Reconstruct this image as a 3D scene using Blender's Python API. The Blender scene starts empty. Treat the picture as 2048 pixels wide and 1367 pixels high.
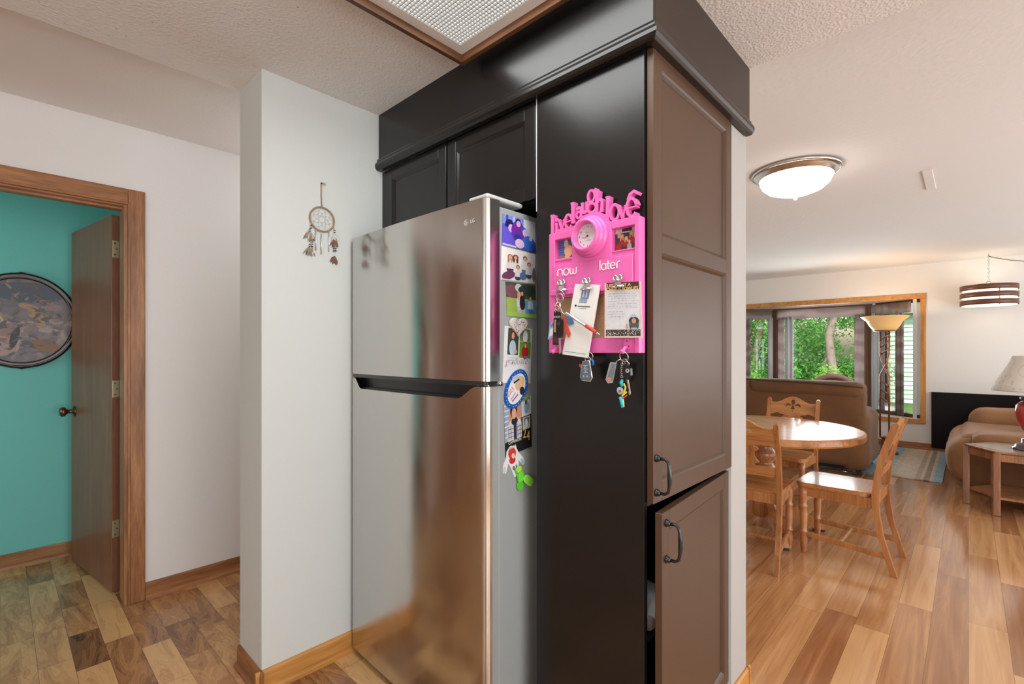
import bpy, bmesh, math, random
from mathutils import Vector, Matrix, noise
C = bpy.context.scene.collection
S = bpy.context.scene
PI = math.pi
R = math.radians
# ------------------------------------------------------------------ camera
cd = bpy.data.cameras.new('camera'); cam = bpy.data.objects.new('camera', cd); C.objects.link(cam)
cd.sensor_width = 36.0; cd.lens = 967.2 / 2048 * 36; cd.shift_y = 0.0093; cd.clip_start = 0.02; cd.clip_end = 300
cam.location = (0, 0, 1.28); cam.rotation_euler = (R(90), 0, R(43.358 - 90))
S.camera = cam
S.view_settings.view_transform = 'Standard'; S.view_settings.look = 'None'
S.view_settings.gamma = 1.0; S.view_settings.use_curve_mapping = False
S.view_settings.exposure = 0.0
S.cycles.use_denoising = True
S.cycles.max_bounces = 10; S.cycles.diffuse_bounces = 6; S.cycles.glossy_bounces = 5; S.cycles.transmission_bounces = 8
S.cycles.transparent_max_bounces = 12; S.cycles.sample_clamp_indirect = 6
S.cycles.caustics_reflective = False; S.cycles.caustics_refractive = False
# ------------------------------------------------------------------ world
w = bpy.data.worlds.new('world'); S.world = w; w.use_nodes = True
nt = w.node_tree; nt.nodes.clear()
sky = nt.nodes.new('ShaderNodeTexSky'); sky.sky_type = 'NISHITA'; sky.sun_disc = False
sky.sun_elevation = R(48); sky.sun_rotation = R(250); sky.air_density = 1.6; sky.dust_density = 3.0
bg = nt.nodes.new('ShaderNodeBackground'); bg.inputs['Strength'].default_value = 0.30
wo = nt.nodes.new('ShaderNodeOutputWorld')
nt.links.new(sky.outputs[0], bg.inputs[0]); nt.links.new(bg.outputs[0], wo.inputs[0])
def lamp(name, kind, loc, energy, color=(1, 1, 1), rot=(0, 0, 0), size=None, size_y=None, angle=None):
    l = bpy.data.lights.new(name, kind); o = bpy.data.objects.new(name, l); C.objects.link(o)
    o.location = loc; o.rotation_euler = rot; l.energy = energy; l.color = color
    if kind == 'AREA':
        l.shape = 'RECTANGLE'; l.size = size; l.size_y = size_y or size
    elif kind == 'SUN': l.angle = angle or R(1)
    else: l.shadow_soft_size = size or 0.05
    return o
lamp('sun', 'SUN', (0, 0, 20), 5.5, (1, .95, .85), (R(42), 0, R(-55)))
# unseen lights behind and beside the camera: assumed window and patio daylight, plus added fills
lamp('assumed_window_fill', 'AREA', (-2.55, -.1, 1.45), 22, (.90, .96, 1.0), (0, R(-90), 0), 1.3, 2.2)  # unseen area light for an assumed window; the wall behind it is solid
lamp('assumed_patio_fill', 'AREA', (3.6, -2.33, 1.1), 62, (.90, .96, 1.0), (R(90), 0, 0), 2.2, 1.9)  # unseen light standing in for an assumed patio door; no opening is built
lamp('back_fill', 'AREA', (.1, -2.33, 1.3), 76, (.91, .965, 1.0), (R(90), 0, 0), 2.4, 1.8)  # unseen fill added to light the kitchen; no door stands here
lamp('light_box_tubes', 'AREA', (.81, .69, 2.314), 12, (.98, 1.0, .97), (0, 0, 0), .50, 1.1)
lamp('living_fill', 'AREA', (6.6, -2.33, 1.3), 55, (.92, .965, 1.0), (R(90), 0, 0), 1.8, 1.3)  # unseen fill added to brighten the living room
lamp('hall_fill', 'POINT', (1.35, 2.62, 2.15), 4.5, (1, .97, .95), size=.10)  # unseen point light added behind the partition to lift the hall ceiling
lamp('bedroom_fill', 'AREA', (-1.5, 3.7, 1.3), 9, (.95, 1.0, 1.0), (0, R(-90), 0), .9, .6)  # unseen light added inside the bedroom; no window is built there
lamp('bay_daylight', 'AREA', (9.05, 1.7, 1.25), 95, (.93, .97, 1.0), (0, R(90), 0), 1.4, 1.2)
# ------------------------------------------------------------------ materials
MC = {}
def nd(t, typ, **kw):
    n = t.nodes.new(typ)
    for k, v in kw.items():
        if k in n.inputs.keys(): n.inputs[k].default_value = v
        else: setattr(n, k, v)
    return n
def base(name, color, rough=.5, metal=0.0, **kw):
    m = bpy.data.materials.new(name); m.use_nodes = True
    t = m.node_tree; b = t.nodes['Principled BSDF']
    b.inputs['Base Color'].default_value = (*color, 1); b.inputs['Roughness'].default_value = rough
    b.inputs['Metallic'].default_value = metal
    for k, v in kw.items(): b.inputs[k.replace('_', ' ')].default_value = v
    return m, t, b
def coords(t, scale=(1, 1, 1), out='Object'):
    tc = nd(t, 'ShaderNodeTexCoord'); mp = nd(t, 'ShaderNodeMapping'); mp.inputs['Scale'].default_value = scale
    t.links.new(tc.outputs[out], mp.inputs[0]); return mp.outputs[0]
def mat(name, color, rough=.5, metal=0.0, var=.06, vs=6, bump=0, bs=200, **kw):
    """plain surface with a little procedural tone variation and optional fine bump"""
    if name in MC: return MC[name]
    m, t, b = base(name, color, rough, metal, **kw)
    c = coords(t)
    n = nd(t, 'ShaderNodeTexNoise'); n.inputs['Scale'].default_value = vs; t.links.new(c, n.inputs['Vector'])
    mx = nd(t, 'ShaderNodeMix', data_type='RGBA'); t.links.new(n.outputs['Fac'], mx.inputs[0])
    mx.inputs[6].default_value = (*[x * (1 - var) for x in color], 1); mx.inputs[7].default_value = (*[min(1, x * (1 + var)) for x in color], 1)
    t.links.new(mx.outputs[2], b.inputs['Base Color'])
    if bump:
        n2 = nd(t, 'ShaderNodeTexNoise'); n2.inputs['Scale'].default_value = bs; n2.inputs['Detail'].default_value = 3; t.links.new(c, n2.inputs['Vector'])
        bp = nd(t, 'ShaderNodeBump'); bp.inputs['Strength'].default_value = bump; bp.inputs['Distance'].default_value = .004
        t.links.new(n2.outputs['Fac'], bp.inputs['Height']); t.links.new(bp.outputs[0], b.inputs['Normal'])
    MC[name] = m; return m
def ramp(t, fac, stops):
    r = nd(t, 'ShaderNodeValToRGB'); e = r.color_ramp.elements
    while len(e) < len(stops): e.new(.5)
    for i, (p, c) in enumerate(stops): e[i].position = p; e[i].color = (*c, 1)
    t.links.new(fac, r.inputs[0]); return r.outputs[0]
def wood(name, cols, scale=(1, 1, 1), axis='Z', rough=.35, rings=9, bump=.04, coat=0, out='Object'):
    """grain running along an axis"""
    if name in MC: return MC[name]
    m, t, b = base(name, cols[0], rough)
    s = {'X': (1, 12, 12), 'Y': (12, 1, 12), 'Z': (12, 12, 1)}[axis]
    c = coords(t, tuple(a * q for a, q in zip(s, scale)), out)
    n = nd(t, 'ShaderNodeTexNoise'); n.inputs['Scale'].default_value = 1.6; n.inputs['Detail'].default_value = 5; n.inputs['Distortion'].default_value = .8
    t.links.new(c, n.inputs['Vector'])
    n2 = nd(t, 'ShaderNodeTexNoise'); n2.inputs['Scale'].default_value = rings; n2.inputs['Detail'].default_value = 2; t.links.new(c, n2.inputs['Vector'])
    mm = nd(t, 'ShaderNodeMath', operation='MULTIPLY_ADD'); t.links.new(n2.outputs['Fac'], mm.inputs[0]); mm.inputs[1].default_value = .35; 
    ma = nd(t, 'ShaderNodeMath', operation='MULTIPLY'); t.links.new(n.outputs['Fac'], ma.inputs[0]); ma.inputs[1].default_value = .65
    t.links.new(ma.outputs[0], mm.inputs[2])
    t.links.new(ramp(t, mm.outputs[0], [(.32, cols[2] if len(cols) > 2 else cols[1]), (.5, cols[0]), (.66, cols[1])]), b.inputs['Base Color'])
    bp = nd(t, 'ShaderNodeBump'); bp.inputs['Strength'].default_value = bump; t.links.new(n2.outputs['Fac'], bp.inputs['Height']); t.links.new(bp.outputs[0], b.inputs['Normal'])
    if coat: b.inputs['Coat Weight'].default_value = coat; b.inputs['Coat Roughness'].default_value = .12
    MC[name] = m; return m
def floor_mat(name, along, width, length, tones, rough, dark, off=.37, coat=.3, fig=.05, gs=(1.0, 5.0, 1.0)):
    m, t, b = base(name, tones[1], rough)
    tc = nd(t, 'ShaderNodeTexCoord'); sp = nd(t, 'ShaderNodeSeparateXYZ'); t.links.new(tc.outputs['Object'], sp.inputs[0])
    cb = nd(t, 'ShaderNodeCombineXYZ')
    a, c_ = ('Y', 'X') if along == 'Y' else ('X', 'Y')
    t.links.new(sp.outputs[a], cb.inputs[0]); t.links.new(sp.outputs[c_], cb.inputs[1])
    br = nd(t, 'ShaderNodeTexBrick', offset=off, offset_frequency=2, squash=1.35, squash_frequency=3)
    t.links.new(cb.outputs[0], br.inputs['Vector'])
    for k, v in (('Color1', (0, 0, 0, 1)), ('Color2', (1, 1, 1, 1)), ('Mortar', (.5, .5, .5, 1))): br.inputs[k].default_value = v
    for k, v in (('Scale', 1.0), ('Mortar Size', .0007), ('Brick Width', length), ('Row Height', width), ('Mortar Smooth', .0)): br.inputs[k].default_value = v
    # grain, shifted per board
    sc = nd(t, 'ShaderNodeVectorMath', operation='SCALE'); t.links.new(br.outputs['Color'], sc.inputs[0]); sc.inputs['Scale'].default_value = 37.0
    ad = nd(t, 'ShaderNodeVectorMath', operation='ADD'); t.links.new(cb.outputs[0], ad.inputs[0]); t.links.new(sc.outputs[0], ad.inputs[1])
    mp = nd(t, 'ShaderNodeMapping'); mp.inputs['Scale'].default_value = gs; t.links.new(ad.outputs[0], mp.inputs[0])
    n = nd(t, 'ShaderNodeTexNoise'); t.links.new(mp.outputs[0], n.inputs['Vector'])
    for k, v in (('Scale', 2.4), ('Detail', 4), ('Distortion', 1.6), ('Roughness', .55)): n.inputs[k].default_value = v
    # contour-like figure lines
    fr = nd(t, 'ShaderNodeMath', operation='MULTIPLY'); t.links.new(n.outputs['Fac'], fr.inputs[0]); fr.inputs[1].default_value = 60
    sn = nd(t, 'ShaderNodeMath', operation='SINE'); t.links.new(fr.outputs[0], sn.inputs[0])
    f1 = nd(t, 'ShaderNodeMath', operation='MULTIPLY'); t.links.new(sn.outputs[0], f1.inputs[0]); f1.inputs[1].default_value = fig
    f2 = nd(t, 'ShaderNodeMath', operation='MULTIPLY_ADD'); t.links.new(n.outputs['Fac'], f2.inputs[0]); f2.inputs[1].default_value = .75; t.links.new(f1.outputs[0], f2.inputs[2])
    sx = nd(t, 'ShaderNodeSeparateColor'); t.links.new(br.outputs['Color'], sx.inputs[0])
    f3 = nd(t, 'ShaderNodeMath', operation='MULTIPLY_ADD'); t.links.new(sx.outputs[0], f3.inputs[0]); f3.inputs[1].default_value = .52; t.links.new(f2.outputs[0], f3.inputs[2])
    col = ramp(t, f3.outputs[0], [(.26, dark), (.42, tones[0]), (.62, tones[1]), (.85, tones[2])])
    mx = nd(t, 'ShaderNodeMix', data_type='RGBA'); t.links.new(br.outputs['Fac'], mx.inputs[0]); t.links.new(col, mx.inputs[6]); mx.inputs[7].default_value = (*[x * .45 for x in tones[0]], 1)
    t.links.new(mx.outputs[2], b.inputs['Base Color'])
    b.inputs['Coat Weight'].default_value = coat; b.inputs['Coat Roughness'].default_value = .14
    bp = nd(t, 'ShaderNodeBump'); bp.inputs['Strength'].default_value = .05; bp.inputs['Distance'].default_value = .002
    t.links.new(n.outputs['Fac'], bp.inputs['Height']); t.links.new(bp.outputs[0], b.inputs['Normal'])
    MC[name] = m; return m
def emis(name, color, strength):
    if name in MC: return MC[name]
    m, t, b = base(name, color, .5); b.inputs['Emission Color'].default_value = (*color, 1); b.inputs['Emission Strength'].default_value = strength
    MC[name] = m; return m
def flat(c):   # printed ink / small plain surface
    n = 'ink_%02x%02x%02x' % tuple(int(max(0, min(1, x)) * 255) for x in c)
    return mat(n, c, .45, var=.12, vs=90)
def rgb(r, g, b): return tuple((x / 255 / 12.92) if x / 255 < .04045 else ((x / 255 + .055) / 1.055) ** 2.4 for x in (r, g, b))

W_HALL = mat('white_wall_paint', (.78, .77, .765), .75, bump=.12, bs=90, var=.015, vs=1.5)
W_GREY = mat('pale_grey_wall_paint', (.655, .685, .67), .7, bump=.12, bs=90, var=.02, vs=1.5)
W_CREAM = mat('cream_wall_paint', (.80, .775, .74), .75, bump=.1, bs=90, var=.015, vs=1.5)
W_TEAL = mat('teal_wall_paint', (.20, .62, .58), .7, bump=.12, bs=90, var=.03, vs=2)
def ceil_mat(name, col, strength, sc, dots):
    m, t, b = base(name, col, .9)
    c = coords(t)
    v = nd(t, 'ShaderNodeTexVoronoi'); v.inputs['Scale'].default_value = sc; t.links.new(c, v.inputs['Vector'])
    n = nd(t, 'ShaderNodeTexNoise'); n.inputs['Scale'].default_value = sc * .9; n.inputs['Detail'].default_value = 4; t.links.new(c, n.inputs['Vector'])
    a = nd(t, 'ShaderNodeMath', operation='MULTIPLY'); t.links.new(v.outputs['Distance'], a.inputs[0]); t.links.new(n.outputs['Fac'], a.inputs[1])
    bp = nd(t, 'ShaderNodeBump'); bp.inputs['Strength'].default_value = strength; bp.inputs['Distance'].default_value = .012
    t.links.new(a.outputs[0], bp.inputs['Height']); t.links.new(bp.outputs[0], b.inputs['Normal'])
    if dots:
        v2 = nd(t, 'ShaderNodeTexVoronoi'); v2.inputs['Scale'].default_value = 22; t.links.new(c, v2.inputs['Vector'])
        t.links.new(ramp(t, v2.outputs['Distance'], [(.045, tuple(x * .55 for x in col)), (.075, col)]), b.inputs['Base Color'])
    MC[name] = m; return m
W_CEILK = ceil_mat('popcorn_ceiling_texture', (.78, .768, .755), .25, 105, True)
W_CEILH = ceil_mat('hall_ceiling_texture', (.80, .77, .75), .08, 60, False)
W_CEILD = ceil_mat('dining_ceiling_texture', (.75, .743, .735), .14, 45, False)
FLOOR_K = floor_mat('walnut_block_laminate', 'Y', .105, .34, [rgb(136, 90, 56), rgb(180, 130, 84), rgb(218, 172, 118)], .3, rgb(74, 46, 30))
FLOOR_D = floor_mat('oiled_plank_laminate', 'X', .13, 1.05, [rgb(156, 104, 66), rgb(184, 132, 86), rgb(208, 160, 110)], .2, rgb(140, 90, 54), coat=.8, fig=.012, gs=(.4, 8.0, 1.0))
OAK = wood('oak_trim', [rgb(150, 100, 62), rgb(178, 128, 84), rgb(112, 72, 44)], axis='Z', rough=.4, rings=14)
OAKX = wood('oak_trim_horizontal', [rgb(156, 104, 62), rgb(180, 128, 82), rgb(116, 74, 44)], axis='X', rough=.4, rings=14)
OAKY = wood('oak_trim_crosswise', [rgb(150, 98, 60), rgb(176, 124, 80), rgb(112, 72, 44)], axis='Y', rough=.4, rings=14)
OAKGOLD = wood('golden_oak_trim', [rgb(190, 132, 66), rgb(205, 150, 84), rgb(160, 104, 50)], axis='X', rough=.4)
DOORW = wood('brown_veneer', [rgb(128, 82, 60), rgb(142, 94, 70), rgb(112, 70, 50)], axis='Z', rough=.38, rings=18)
WALNUT = wood('stained_walnut', [rgb(96, 60, 34), rgb(120, 78, 46), rgb(70, 42, 24)], axis='Y', rough=.45)
WALNUTX = wood('stained_walnut_long', [rgb(96, 60, 34), rgb(120, 78, 46), rgb(70, 42, 24)], axis='X', rough=.45)
PINE = wood('varnished_pine', [rgb(170, 112, 64), rgb(188, 130, 78), rgb(134, 82, 44)], axis='Z', rough=.3, coat=.4)
PINEX = wood('varnished_pine_flat', [rgb(176, 118, 66), rgb(196, 138, 82), rgb(142, 88, 46)], axis='Y', rough=.34, coat=.25, rings=7)
ENDW = wood('end_table_oak', [rgb(140, 92, 56), rgb(164, 114, 74), rgb(104, 66, 40)], axis='Z', rough=.35, coat=.3)
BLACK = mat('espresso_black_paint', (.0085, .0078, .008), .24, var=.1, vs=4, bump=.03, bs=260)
BROWNBLK = mat('espresso_door_warm_sheen', (.080, .042, .023), .38, var=.1, vs=4, bump=.03, bs=260, Specular_IOR_Level=.35)  # browner than the side panel: warm reflected light is put into the colour
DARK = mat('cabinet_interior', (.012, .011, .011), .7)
PRIMER = mat('bare_edge_primer', (.55, .56, .6), .6)
CHROME = mat('bright_chrome', (.8, .8, .82), .12, 1.0, var=.03)
NICKEL = mat('brushed_nickel', (.62, .61, .59), .25, 1.0, var=.05)
PEWTER = mat('dark_pewter', (.055, .055, .06), .25, .8, var=.1)
BRASS = mat('satin_brass', (.62, .52, .33), .35, .8, var=.12, vs=60)
BRONZE = mat('aged_bronze', (.16, .10, .06), .3, .9, var=.2, vs=40)
BLKPL = mat('black_plastic', (.01, .01, .012), .3)
GREYPL = mat('fridge_side_grey', (.34, .36, .36), .42, var=.03, vs=3, bump=.05, bs=400)
PINK = mat('bubblegum_pink_lacquer', (.80, .145, .45), .34, var=.05, vs=20)
CORK = mat('cork_sheet', (.50, .33, .19), .9, var=.25, vs=160, bump=.3, bs=300)
PAPER = mat('white_paper', (.82, .82, .80), .7, var=.02)
WHITE = mat('white_enamel', (.80, .80, .79), .4, var=.02)
WSASH = mat('white_sash', (.78, .82, .86), .4, var=.03)
DBROWN = mat('dark_window_frame', rgb(96, 62, 44), .45, var=.15, vs=14)
SUEDE = mat('brown_microsuede', rgb(104, 70, 40), .92, var=.3, vs=5, bump=.15, bs=60, Sheen_Weight=.12)
SUEDE2 = mat('tan_microsuede', rgb(146, 104, 68), .9, var=.25, vs=5, bump=.12, bs=60, Sheen_Weight=.12)
BARK = mat('grey_bark', rgb(128, 116, 106), .9, var=.35, vs=9, bump=.6, bs=20)
def leafm(name, c):
    if name in MC: return MC[name]
    m, t, b = base(name, c, .6)
    o = nd(t, 'ShaderNodeTexNoise'); o.inputs['Scale'].default_value = 1.1; t.links.new(coords(t), o.inputs['Vector'])
    t.links.new(ramp(t, o.outputs['Fac'], [(.3, tuple(x * .45 for x in c)), (.5, c), (.72, tuple(min(1, x * 1.6) for x in c))]), b.inputs['Base Color'])
    b.inputs['Subsurface Weight'].default_value = 0
    tr = nd(t, 'ShaderNodeBsdfTranslucent'); tr.inputs[0].default_value = (*[min(1, x * 1.8) for x in c], 1)
    ms = nd(t, 'ShaderNodeMixShader'); ms.inputs[0].default_value = .4
    t.links.new(b.outputs[0], ms.inputs[1]); t.links.new(tr.outputs[0], ms.inputs[2]); t.links.new(ms.outputs[0], t.nodes['Material Output'].inputs[0])
    MC[name] = m; return m
ROT = 0.25
def steel():
    m, t, b = base('brushed_stainless', (.60, .585, .56), .24, 1.0)
    b.inputs['Anisotropic'].default_value = .8; b.inputs['Anisotropic Rotation'].default_value = ROT
    tg = nd(t, 'ShaderNodeTangent', direction_type='RADIAL', axis='Z'); t.links.new(tg.outputs[0], b.inputs['Tangent'])
    c = coords(t, (1, 2.2, .9)); n = nd(t, 'ShaderNodeTexNoise'); n.inputs['Scale'].default_value = 2.2; n.inputs['Detail'].default_value = 4; n.inputs['Distortion'].default_value = 1.5; t.links.new(c, n.inputs['Vector'])
    rr = nd(t, 'ShaderNodeMapRange'); t.links.new(n.outputs['Fac'], rr.inputs[0]); rr.inputs[1].default_value = .3; rr.inputs[2].default_value = .75; rr.inputs[3].default_value = .13; rr.inputs[4].default_value = .24
    t.links.new(rr.outputs[0], b.inputs['Roughness'])
    return m
STEEL = steel()
def glass(name='window_glass', tint=(1, 1, 1)):
    if name in MC: return MC[name]
    m = bpy.data.materials.new(name); m.use_nodes = True; t = m.node_tree; t.nodes.clear()
    o = nd(t, 'ShaderNodeOutputMaterial'); tr = nd(t, 'ShaderNodeBsdfTransparent'); tr.inputs[0].default_value = (*tint, 1)
    gl = nd(t, 'ShaderNodeBsdfGlossy'); gl.inputs['Roughness'].default_value = .02
    f = nd(t, 'ShaderNodeFresnel'); f.inputs[0].default_value = 1.45; mx = nd(t, 'ShaderNodeMixShader')
    t.links.new(f.outputs[0], mx.inputs[0]); t.links.new(tr.outputs[0], mx.inputs[1]); t.links.new(gl.outputs[0], mx.inputs[2]); t.links.new(mx.outputs[0], o.inputs[0])
    MC[name] = m; return m
GLASS = glass()
# ------------------------------------------------------------------ geometry helpers
def FR(o, right, up):
    r = Vector(right).normalized(); u = Vector(up).normalized(); n = r.cross(u)
    M = Matrix((( r.x, u.x, n.x, o[0]), (r.y, u.y, n.y, o[1]), (r.z, u.z, n.z, o[2]), (0, 0, 0, 1))); return M
def FX(x, y, z): return FR((x, y, z), (0, -1, 0), (0, 0, 1))   # a face looking towards -X
def FY(x, y, z): return FR((x, y, z), (1, 0, 0), (0, 0, 1))    # a face looking towards -Y
class MB:
    def __init__(s): s.v = []; s.f = []; s.mi = []; s.sm = []; s.mats = []
    def m(s, mt):
        if mt not in s.mats: s.mats.append(mt)
        return s.mats.index(mt)
    def add(s, vs, fs, mt, smooth=False, M=None):
        o = len(s.v); i = s.m(mt)
        for v in vs: s.v.append((M @ Vector(v)) if M else Vector(v))
        for f in fs: s.f.append([a + o for a in f]); s.mi.append(i); s.sm.append(smooth)
        return s
    def bm(s, b, mt, smooth=False, M=None):
        b.verts.index_update(); s.add([v.co.copy() for v in b.verts], [[v.index for v in f.verts] for f in b.faces], mt, smooth, M); b.free(); return s
    def box(s, x0, x1, y0, y1, z0, z1, mt, bev=0, M=None, seg=2):
        if x1 < x0: x0, x1 = x1, x0
        if y1 < y0: y0, y1 = y1, y0
        if z1 < z0: z0, z1 = z1, z0
        b = bmesh.new(); bmesh.ops.create_cube(b, size=1)
        for v in b.verts: v.co = Vector(((x0 + x1) / 2 + v.co.x * (x1 - x0), (y0 + y1) / 2 + v.co.y * (y1 - y0), (z0 + z1) / 2 + v.co.z * (z1 - z0)))
        if bev: bmesh.ops.bevel(b, geom=b.edges[:], offset=min(bev, .49 * min(x1 - x0, y1 - y0, z1 - z0)), segments=seg, affect='EDGES', profile=.5)
        return s.bm(b, mt, False, M)
    def prism(s, poly, d0, d1, mt, M=None, smooth=False):
        n = len(poly); a = sum(poly[i][0] * poly[(i + 1) % n][1] - poly[(i + 1) % n][0] * poly[i][1] for i in range(n))
        if a < 0: poly = poly[::-1]
        if d1 < d0: d0, d1 = d1, d0
        vs = [(p[0], p[1], d0) for p in poly] + [(p[0], p[1], d1) for p in poly]
        s.add(vs, [list(range(n))[::-1], list(range(n, 2 * n))], mt, False, M)
        s.add(vs, [[i, (i + 1) % n, n + (i + 1) % n, n + i] for i in range(n)], mt, smooth, M); return s
    def quad(s, a, b, c, d, mt): return s.add([a, b, c, d], [[0, 1, 2, 3]], mt)
    def lathe(s, prof, mt, M=None, seg=28, smooth=True, a0=0, a1=2 * PI):
        vs = []; fs = []; full = abs(a1 - a0 - 2 * PI) < 1e-6; n = seg if full else seg + 1
        for r, z in prof:
            for k in range(n): a = a0 + (a1 - a0) * k / seg; vs.append((r * math.cos(a), r * math.sin(a), z))
        for i in range(len(prof) - 1):
            for k in range(seg): k2 = (k + 1) % n; fs.append([i * n + k, i * n + k2, (i + 1) * n + k2, (i + 1) * n + k])
        if full and prof[0][0] > 1e-5: fs.append(list(range(n))[::-1])
        if full and prof[-1][0] > 1e-5: fs.append([(len(prof) - 1) * n + k for k in range(n)])
        return s.add(vs, fs, mt, smooth, M)
    def tube(s, pts, r, mt, seg=10, closed=False, M=None, flat=1.0):
        pts = [Vector(p) for p in pts]; n = len(pts); rr = r if isinstance(r, (list, tuple)) else [r] * n
        vs = []; up = None
        for i, p in enumerate(pts):
            t = (pts[(i + 1) % n] - pts[i - 1]) if closed else (pts[min(i + 1, n - 1)] - pts[max(i - 1, 0)])
            t.normalize()
            if up is None:
                up = t.cross(Vector((0, 0, 1)))
                if up.length < .1: up = t.cross(Vector((1, 0, 0)))
                up.normalize()
            else: up = (up - t * up.dot(t)).normalized()
            q = t.cross(up)
            for k in range(seg): a = 2 * PI * k / seg; vs.append(p + up * math.cos(a) * rr[i] + q * math.sin(a) * rr[i] * flat)
        fs = []
        for i in range(n if closed else n - 1):
            for k in range(seg): i2 = (i + 1) % n; k2 = (k + 1) % seg; fs.append([i * seg + k, i * seg + k2, i2 * seg + k2, i2 * seg + k])
        if not closed: fs.append(list(range(seg))[::-1]); fs.append([(n - 1) * seg + k for k in range(seg)])
        return s.add(vs, fs, mt, True, M)
    def bar(s, p, q, wd, th, mt, up=(0, 0, 1), bev=0):
        p, q = Vector(p), Vector(q); d = q - p; L = d.length; d.normalize(); u = Vector(up); u = (u - d * u.dot(d)).normalized(); r = d.cross(u)
        M = Matrix(((d.x, r.x, u.x, p.x), (d.y, r.y, u.y, p.y), (d.z, r.z, u.z, p.z), (0, 0, 0, 1)))
        return s.box(0, L, -wd / 2, wd / 2, -th / 2, th / 2, mt, bev, M)
    rc = 0
    def ribbon(s, pts, wd, d0, d1, mt, M=None):
        MB.rc += 1; d1 += (MB.rc % 9) * .00006
        pts = [p for i, p in enumerate(pts) if i == 0 or math.hypot(p[0] - pts[i - 1][0], p[1] - pts[i - 1][1]) > 1e-5]
        n = len(pts); P = [Vector(p) for p in pts]; L = []; Rr = []; ws = wd if isinstance(wd, list) else [wd] * n
        for i in range(n):
            t = (P[min(i + 1, n - 1)] - P[max(i - 1, 0)]).normalized(); q = Vector((-t.y, t.x)) * ws[i] / 2
            L.append(P[i] + q); Rr.append(P[i] - q)
        for i in range(n - 1): s.prism([tuple(x) for x in (L[i], L[i + 1], Rr[i + 1], Rr[i])], d0, d1, mt, M)
        return s
    def soft(s, x0, x1, y0, y1, z0, z1, mt, r=.08, n=10, nz=.0, ns=3.0, seed=0, puff=0.0, M=None):
        """rounded, slightly lumpy upholstery block"""
        c = Vector(((x0 + x1) / 2, (y0 + y1) / 2, (z0 + z1) / 2)); h = Vector(((x1 - x0) / 2, (y1 - y0) / 2, (z1 - z0) / 2))
        r = min(r, h.x, h.y, h.z); b = bmesh.new(); bmesh.ops.create_cube(b, size=2)
        bmesh.ops.subdivide_edges(b, edges=b.edges[:], cuts=n, use_grid_fill=True)
        for v in b.verts:
            p = v.co.copy()
            g = Vector([(abs(q) ** .8) * (1 if q > 0 else -1) for q in p])
            full = Vector((g.x * h.x, g.y * h.y, g.z * h.z)); core = Vector([max(-(hh - r), min(hh - r, f)) for f, hh in zip(full, h)])
            d = full - core
            o = core + (d.normalized() * r if d.length > 1e-6 else d)
            if puff: k = 1 - max(abs(p.x), abs(p.y)) ** 2; o.z += puff * k * (1 if p.z > 0 else -1)
            wp = o + c
            if nz: q = noise.noise(wp * ns + Vector((seed, seed * 2, 0))); o += o.normalized() * q * nz
            v.co = o + c
        return s.bm(b, mt, True, M)
    def curve(s, loops, ext, mt, M=None, bev=0):
        """filled outline with holes"""
        cu = bpy.data.curves.new('c', 'CURVE'); cu.dimensions = '2D'; cu.fill_mode = 'BOTH'; cu.extrude = ext; cu.bevel_depth = bev
        for lp in loops:
            sp = cu.splines.new('POLY'); sp.points.add(len(lp) - 1); sp.use_cyclic_u = True
            for p, q in zip(sp.points, lp): p.co = (q[0], q[1], 0, 1)
        return s._cu(cu, mt, M)
    def text(s, body, size, mt, M=None, ext=.0002, align='LEFT', shear=0, bold=0, sx=1.0):
        cu = bpy.data.curves.new('t', 'FONT'); cu.body = body; cu.size = size; cu.extrude = ext; cu.align_x = align; cu.shear = shear; cu.offset = bold; cu.resolution_u = 3
        return s._cu(cu, mt, (M @ Matrix.Diagonal((sx, 1, 1, 1))) if M else None)
    def _cu(s, cu, mt, M):
        o = bpy.data.objects.new('tmp', cu); C.objects.link(o); dg = bpy.context.evaluated_depsgraph_get(); dg.update()
        me = bpy.data.meshes.new_from_object(o.evaluated_get(dg)); s.add([v.co.copy() for v in me.vertices], [list(p.vertices) for p in me.polygons], mt, False, M)
        bpy.data.objects.remove(o); bpy.data.curves.remove(cu); bpy.data.meshes.remove(me); return s
    def build(s, name, parent=None, **tags):
        me = bpy.data.meshes.new(name); off = Vector((0, 0, 0))
        if parent is not None: p = parent; 
        while parent is not None and p is not None: off += p.location; p = p.parent
        me.from_pydata([tuple(v - off) for v in s.v], [], s.f)
        for mt in s.mats: me.materials.append(mt)
        me.polygons.foreach_set('material_index', s.mi); me.polygons.foreach_set('use_smooth', s.sm); me.update()
        o = bpy.data.objects.new(name, me); C.objects.link(o)
        if parent is not None: o.parent = parent
        for k, v in tags.items(): o[k] = v
        return o
def thing(name, label, cat, loc=(0, 0, 0), group=None):
    o = bpy.data.objects.new(name, None); C.objects.link(o); o.location = loc; o.empty_display_size = .05
    o['label'] = label; o['category'] = cat
    if group: o['group'] = group
    return o
def struct(mb, name): return mb.build(name, kind='structure')
def single(mb, name, label, cat, group=None, **k):
    o = mb.build(name, label=label, category=cat, **k)
    if group: o['group'] = group
    return o
def copy_tree(root, loc, rz, label):
    r = root.copy(); C.objects.link(r); r.location = loc; r.rotation_euler = (0, 0, rz); r['label'] = label
    def rec(src, dst):
        for ch in list(src.children):
            c = ch.copy(); C.objects.link(c); c.parent = dst; rec(ch, c)
    rec(root, r); return r
def ell(cx, cy, rx, ry, rot=0, n=20):
    return [(cx + rx * math.cos(a) * math.cos(rot) - ry * math.sin(a) * math.sin(rot), cy + rx * math.cos(a) * math.sin(rot) + ry * math.sin(a) * math.cos(rot)) for a in (2 * PI * k / n for k in range(n))]
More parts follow.
